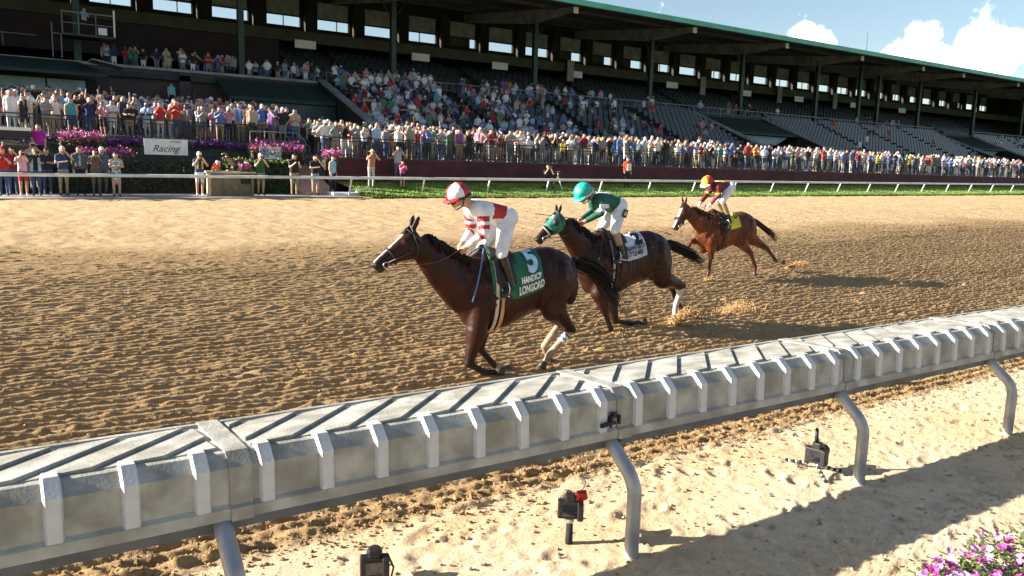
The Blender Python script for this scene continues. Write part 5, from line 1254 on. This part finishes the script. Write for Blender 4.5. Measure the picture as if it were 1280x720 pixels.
H1 = dict(key='bay', seed=1, deep=-.065, Y=7.5, X0=5.30, zs=.955, label='dark bay racehorse with white blaze and green number 5 saddle cloth', coat=(.034,.0085,.0045), points=(.012,.008,.007), hair=(.010,.008,.007),
    poll=(518,289), muzzle=(468,337), ear=Vector((.35,0,.94)), neck=[(522,303,.135,.082),(537,318,.185,.10),(557,338,.25,.13),(580,357,.31,.17),(598,366,.33,.19)], blaze=.020,
    tail=[(741,338),(756,353),(768,377),(771,388)], tailw=.075, hand=(577,311), rein=(.20,.035,.02),
    legs=[dict(id='nf',kind='fore',side=-1,j=[(596,413),(586,454),(606,466),(628,465)]), dict(id='ff',kind='fore',side=1,j=[(602,408),(600,436),(618,457),(636,462)]),
          dict(id='nh',kind='hind',side=-1,j=[(692,388),(714,412),(687,443),(676,461)]), dict(id='fh',kind='hind',side=1,j=[(690,385),(703,400),(680,433),(689,455)])],
    socks=dict(nh=2,fh=2,ff=1), bandage=('nh',), clothm2=blue, cloth=(-.19,.52,94), clothm=gr1, sadu=.16, saddlem=blk, girth=(cm('girth_tan',(.45,.27,.12)),cm('girth_pale',(.55,.50,.42))), strap=cm('strap_blue',(.10,.16,.42)),
    prints=[('5',.46,-.055,.40,NUM,.72,.018),('HANDICP',.078,.0,.76,LETW,.85,.004),('LONGORD',.088,.0,.90,LETW,.85,.004)])
hk1 = build_horse(H1)
def torso1(al, c, shm, pel):
    return 'accent' if .12 < al < .70 and (c-(shm+pel)/2).z > -.05 else 'breeches' if al < -.02 else 'shirt'
def sleeve1(t): return 'accent' if (.14 < t < .28 or .36 < t < .47 or .56 < t < .68) else 'shirt'
J1 = dict(label='jockey in white and red silks with quartered cap riding number 5', j=dict(head=(572,246),neck=(588,256),shl=(603,264,-.15),shr=(588,260,.15),ell=(606,291,-.20),elr=(589,288,.19),wrl=(585,307,-.09),wrr=(579,303,.08),hipl=(634,271,-.11),hipr=(627,271,.11),knl=(627,317,-.25),knr=(602,312,.24),anl=(640,357,-.28),anr=(622,352,.27),tol=(630,369,-.30),tor=(610,362,.28)),
    face=Vector((-1,-.12,-.35)), mats=dict(skin=skn,shirt=silk_white,accent=silk_red,breeches=breech,boot=bootb,boottop=bootb,glove=skn), torso=torso1, sleeve=sleeve1,
    helmet=lambda a, t: int(a*4) % 2, hmats=[silk_red, silk_white], peak=silk_red)
build_jockey(J1, hk1)
M_hood = W_('hood_green',(.03,.20,.15))
H2 = dict(key='dark', seed=2, deep=-.05, Y=8.6, X0=7.98, zs=.965, label='dark brown racehorse in green blinkers with white number 2 saddle cloth', coat=(.036,.010,.0052), points=(.014,.009,.007), hair=(.010,.008,.007),
    poll=(699,268), muzzle=(671,303), ear=Vector((.1,0,1)), neck=[(704,281,.135,.082),(715,294,.18,.10),(731,312,.25,.13),(750,328,.31,.17),(764,336,.33,.19)],
    tail=[(859,315),(870,322),(880,331)], tailw=.05, hand=(727,277), rein=(.02,.016,.014), hood=M_hood, nbc=(.45,.45,.45), nbr=.012,
    legs=[dict(id='nf',kind='fore',side=-1,j=[(749,366),(757,392),(763,410),(768,422)]), dict(id='ff',kind='fore',side=1,j=[(762,367),(769,401),(791,405),(806,402)]),
          dict(id='nh',kind='hind',side=-1,j=[(829,349),(853,357),(845,381),(842,401)]), dict(id='fh',kind='hind',side=1,j=[(826,347),(839,357),(846,377),(856,389)])],
    socks=dict(nh=3,fh=0), cloth=(-.16,.48,76), clothm=W_('cloth_white',(.66,.72,.80)), hem=silk_white, sadu=.17, saddlem=blk, girth=(blk,cm('girth_grey',(.35,.35,.36))), strap=blk,
    prints=[('2',.30,-.045,.42,NUMK,.95,.016),('DELAWS HDCP',.075,.06,.73,NUMK,.8,.003),('LITTLE MISS',.075,.06,.88,NUMK,.8,.003)])
hk2 = build_horse(H2)
gsk = W_('dark_green',(.008,.085,.055)); white_b = silk_white
def sleeve2(t): return 'accent' if (.42 < t < .54) else 'shirt'
def torso2(al, c, shm, pel): return 'breeches' if al < .05 else 'shirt'
def ex2(root, J, L, pel, shm, back):
    p = J['shl'].lerp(J['ell'],.4)+Vector((0,-.075,.0)); MB().box(p,(.15,.02,.055),ry=-.05).build('sleeve_patch', silk_white, root)
    q = J['hipl'].lerp(J['knl'],.30)+Vector((.01,-.125,0)); MB().box(q,(.075,.014,.11),ry=.35).build('thigh_patch', M_ink, root); MB().box(q+Vector((0,-.009,0)),(.045,.006,.06),ry=.35).build('thigh_patch_emblem', cm('patch_grey',(.5,.45,.3)), root)
    m = shm.lerp(pel,.25)+Vector((0,0,.12)); MB().ell(m,(.10,.14,.012),10,5).build('back_emblem', silk_white, root)
    w = MB(); a, b = J['wrr']+Vector((-.05,0,0)), L(669,267,.12); w.tube([a,b],[.008,.005],6); w.build('riding_whip', M_black, root)
J2 = dict(label='jockey in dark green silks and teal cap riding number 2', j=dict(head=(729,242),neck=(741,246),shl=(751,252,-.15),shr=(742,249,.15),ell=(751,266,-.20),elr=(741,265,.19),wrl=(733,276,-.09),wrr=(727,274,.08),hipl=(775,257,-.11),hipr=(769,257,.11),knl=(769,288,-.25),knr=(751,286,.24),anl=(778,317,-.28),anr=(762,314,.27),tol=(770,327,-.30),tor=(754,322,.28)),
    face=Vector((-1,-.1,-.75)), mats=dict(skin=skinm(2),shirt=gsk,accent=white_b,breeches=breech,boot=bootb,boottop=boott,glove=skinm(2)), torso=torso2, sleeve=sleeve2, top=.62,
    helmet=lambda a, t: 0, hmats=[W_('teal',(.02,.40,.30),.45)], peak=W_('teal',(.02,.40,.30)), strap=silk_white, extra=ex2)
build_jockey(J2, hk2)
H3 = dict(key='chestnut', seed=3, deep=.03, Y=11.4, X0=13.43, zs=.95, label='chestnut racehorse with white face and yellow saddle cloth', coat=(.12,.032,.010), points=(.07,.022,.010), hair=(.05,.02,.012),
    poll=(857,255), muzzle=(843,288), ear=Vector((-.1,0,1)), neck=[(861,265,.145,.085),(869,272,.19,.10),(879,280,.25,.135),(890,288,.31,.17),(898,291,.33,.19)], blaze=.030,
    tail=[(956,286),(965,294),(972,303)], tailw=.035, hand=(883,256), rein=(.02,.016,.014), nbc=(.03,.03,.03), nbr=.03,
    legs=[dict(id='nf',kind='fore',side=-1,j=[(888,302),(889,322),(886,339),(884,351)]), dict(id='ff',kind='fore',side=1,j=[(880,300),(864,302),(858,313),(853,322)]),
          dict(id='nh',kind='hind',side=-1,j=[(924,301),(938,316),(944,334),(943,345)]), dict(id='fh',kind='hind',side=1,j=[(938,298),(958,310),(970,326),(979,328)])],
    socks=dict(fh=1), cloth=(-.13,.46,76), clothm=W_('cloth_yellow',(.62,.55,.04)), sadu=.17, saddlem=blk, girth=(blk,blk), strap=cm('strap_dark',(.05,.04,.03)),
    prints=[('6',.20,-.03,.40,NUMK,1.,.012)])
hk3 = build_horse(H3)
mar = W_('maroon',(.14,.012,.022)); yel = W_('yellow',(.70,.52,.02))
def torso3(al, c, shm, pel): return 'breeches' if al < .05 else 'shirt'
def ex3(root, J, L, pel, shm, back):
    m = shm.lerp(pel,.35)+Vector((0,0,.105)); MB().ell(m,(.11,.13,.02),12,6).build('back_emblem', yel, root)
J3 = dict(label='jockey in maroon silks with yellow and red cap riding the chestnut', j=dict(head=(884,229),neck=(891,230),shl=(897,234,-.15),shr=(890,233,.15),ell=(898,244,-.20),elr=(884,243,.19),wrl=(889,254,-.10),wrr=(876,253,.10),hipl=(913,234,-.11),hipr=(909,234,.11),knl=(903,251,-.25),knr=(897,250,.24),anl=(913,277,-.28),anr=(905,275,.27),tol=(907,284,-.30),tor=(899,281,.28)),
    face=Vector((-1,-.15,-.5)), mats=dict(skin=skn,shirt=mar,accent=yel,breeches=breech,boot=bootb,boottop=boott,glove=W_('glove',(.6,.6,.6))), torso=torso3, sleeve=lambda t: 'accent' if .44 < t < .52 else 'shirt', top=.62,
    helmet=lambda a, t: 0 if (a*4+.5) % 2 < 1 else 1, hmats=[W_('cap_yellow',(.70,.50,.02)), W_('cap_red',(.50,.03,.02))], peak=silk_white, extra=ex3)
build_jockey(J3, hk3)
# ------------------------------------------------------------------ dirt thrown up by the hooves
def spray(name, px, py, Y, n, spread, vel, label, smax=.016):
    c = P(px,py,Y); vs = []; fs = []; b = 0; rd = random.Random(px)
    for i in range(n):
        t = rd.random()**1.5; p = c+Vector((vel[0]*t+rd.gauss(0,spread*(.35+t)), vel[1]*t+rd.gauss(0,spread*(.3+.7*t)), vel[2]*t*(1.35-t)+abs(rd.gauss(0,spread*.7*(.2+t)))))
        g_ = G(p.x,p.y)
        if p.z < g_+.005: p.z = g_+rd.uniform(.005,.05)
        s_ = .0018+smax*rd.random()**6
        for q in ((1,0,0),(-.5,.8,0),(-.5,-.8,0),(0,0,1.2),(0,0,-.7)): vs.append(p+Vector(q)*s_*rd.uniform(.6,1.3))
        fs += [(b,b+1,b+3),(b+1,b+2,b+3),(b+2,b,b+3),(b+1,b,b+4),(b+2,b+1,b+4),(b,b+2,b+4)]; b += 5
    me = bpy.data.meshes.new(name); me.from_pydata(vs,[],fs); me.materials.append(M_spray); me.update(); tag(link_mesh(name,me), label, 'dirt', kind='stuff')
M_spray = mat('flying_dirt', (.34,.20,.085), .95, .2, 4)
spray('dirt_spray', 842, 405, 8.45, 20000, .09, (.30,-.1,.20), 'burst of dirt at the hind hooves of number 2')
spray('dirt_spray', 908, 396, 8.9, 11000, .14, (.3,-.1,.12), 'thin haze of dirt behind number 2')
spray('dirt_spray', 984, 336, 11.5, 7000, .07, (.5,-.1,.12), 'puff of dirt behind the hind hooves of the chestnut')
spray('dirt_spray', 884, 352, 11.25, 1000, .06, (.1,0,.1), 'puff of dirt at the fore hoof of the chestnut')
spray('dirt_spray', 766, 421, 8.4, 500, .05, (.15,0,.05), 'little dirt thrown by the fore hoof of number 2')
spray('flying_flecks', 815, 345, 8.1, 150, .28, (.6,.3,.3), 'flecks of dirt flying past the flank of number 2', .007)
spray('flying_flecks', 890, 280, 10.9, 110, .30, (.3,.3,.3), 'flecks of dirt flying past the chestnut', .008)
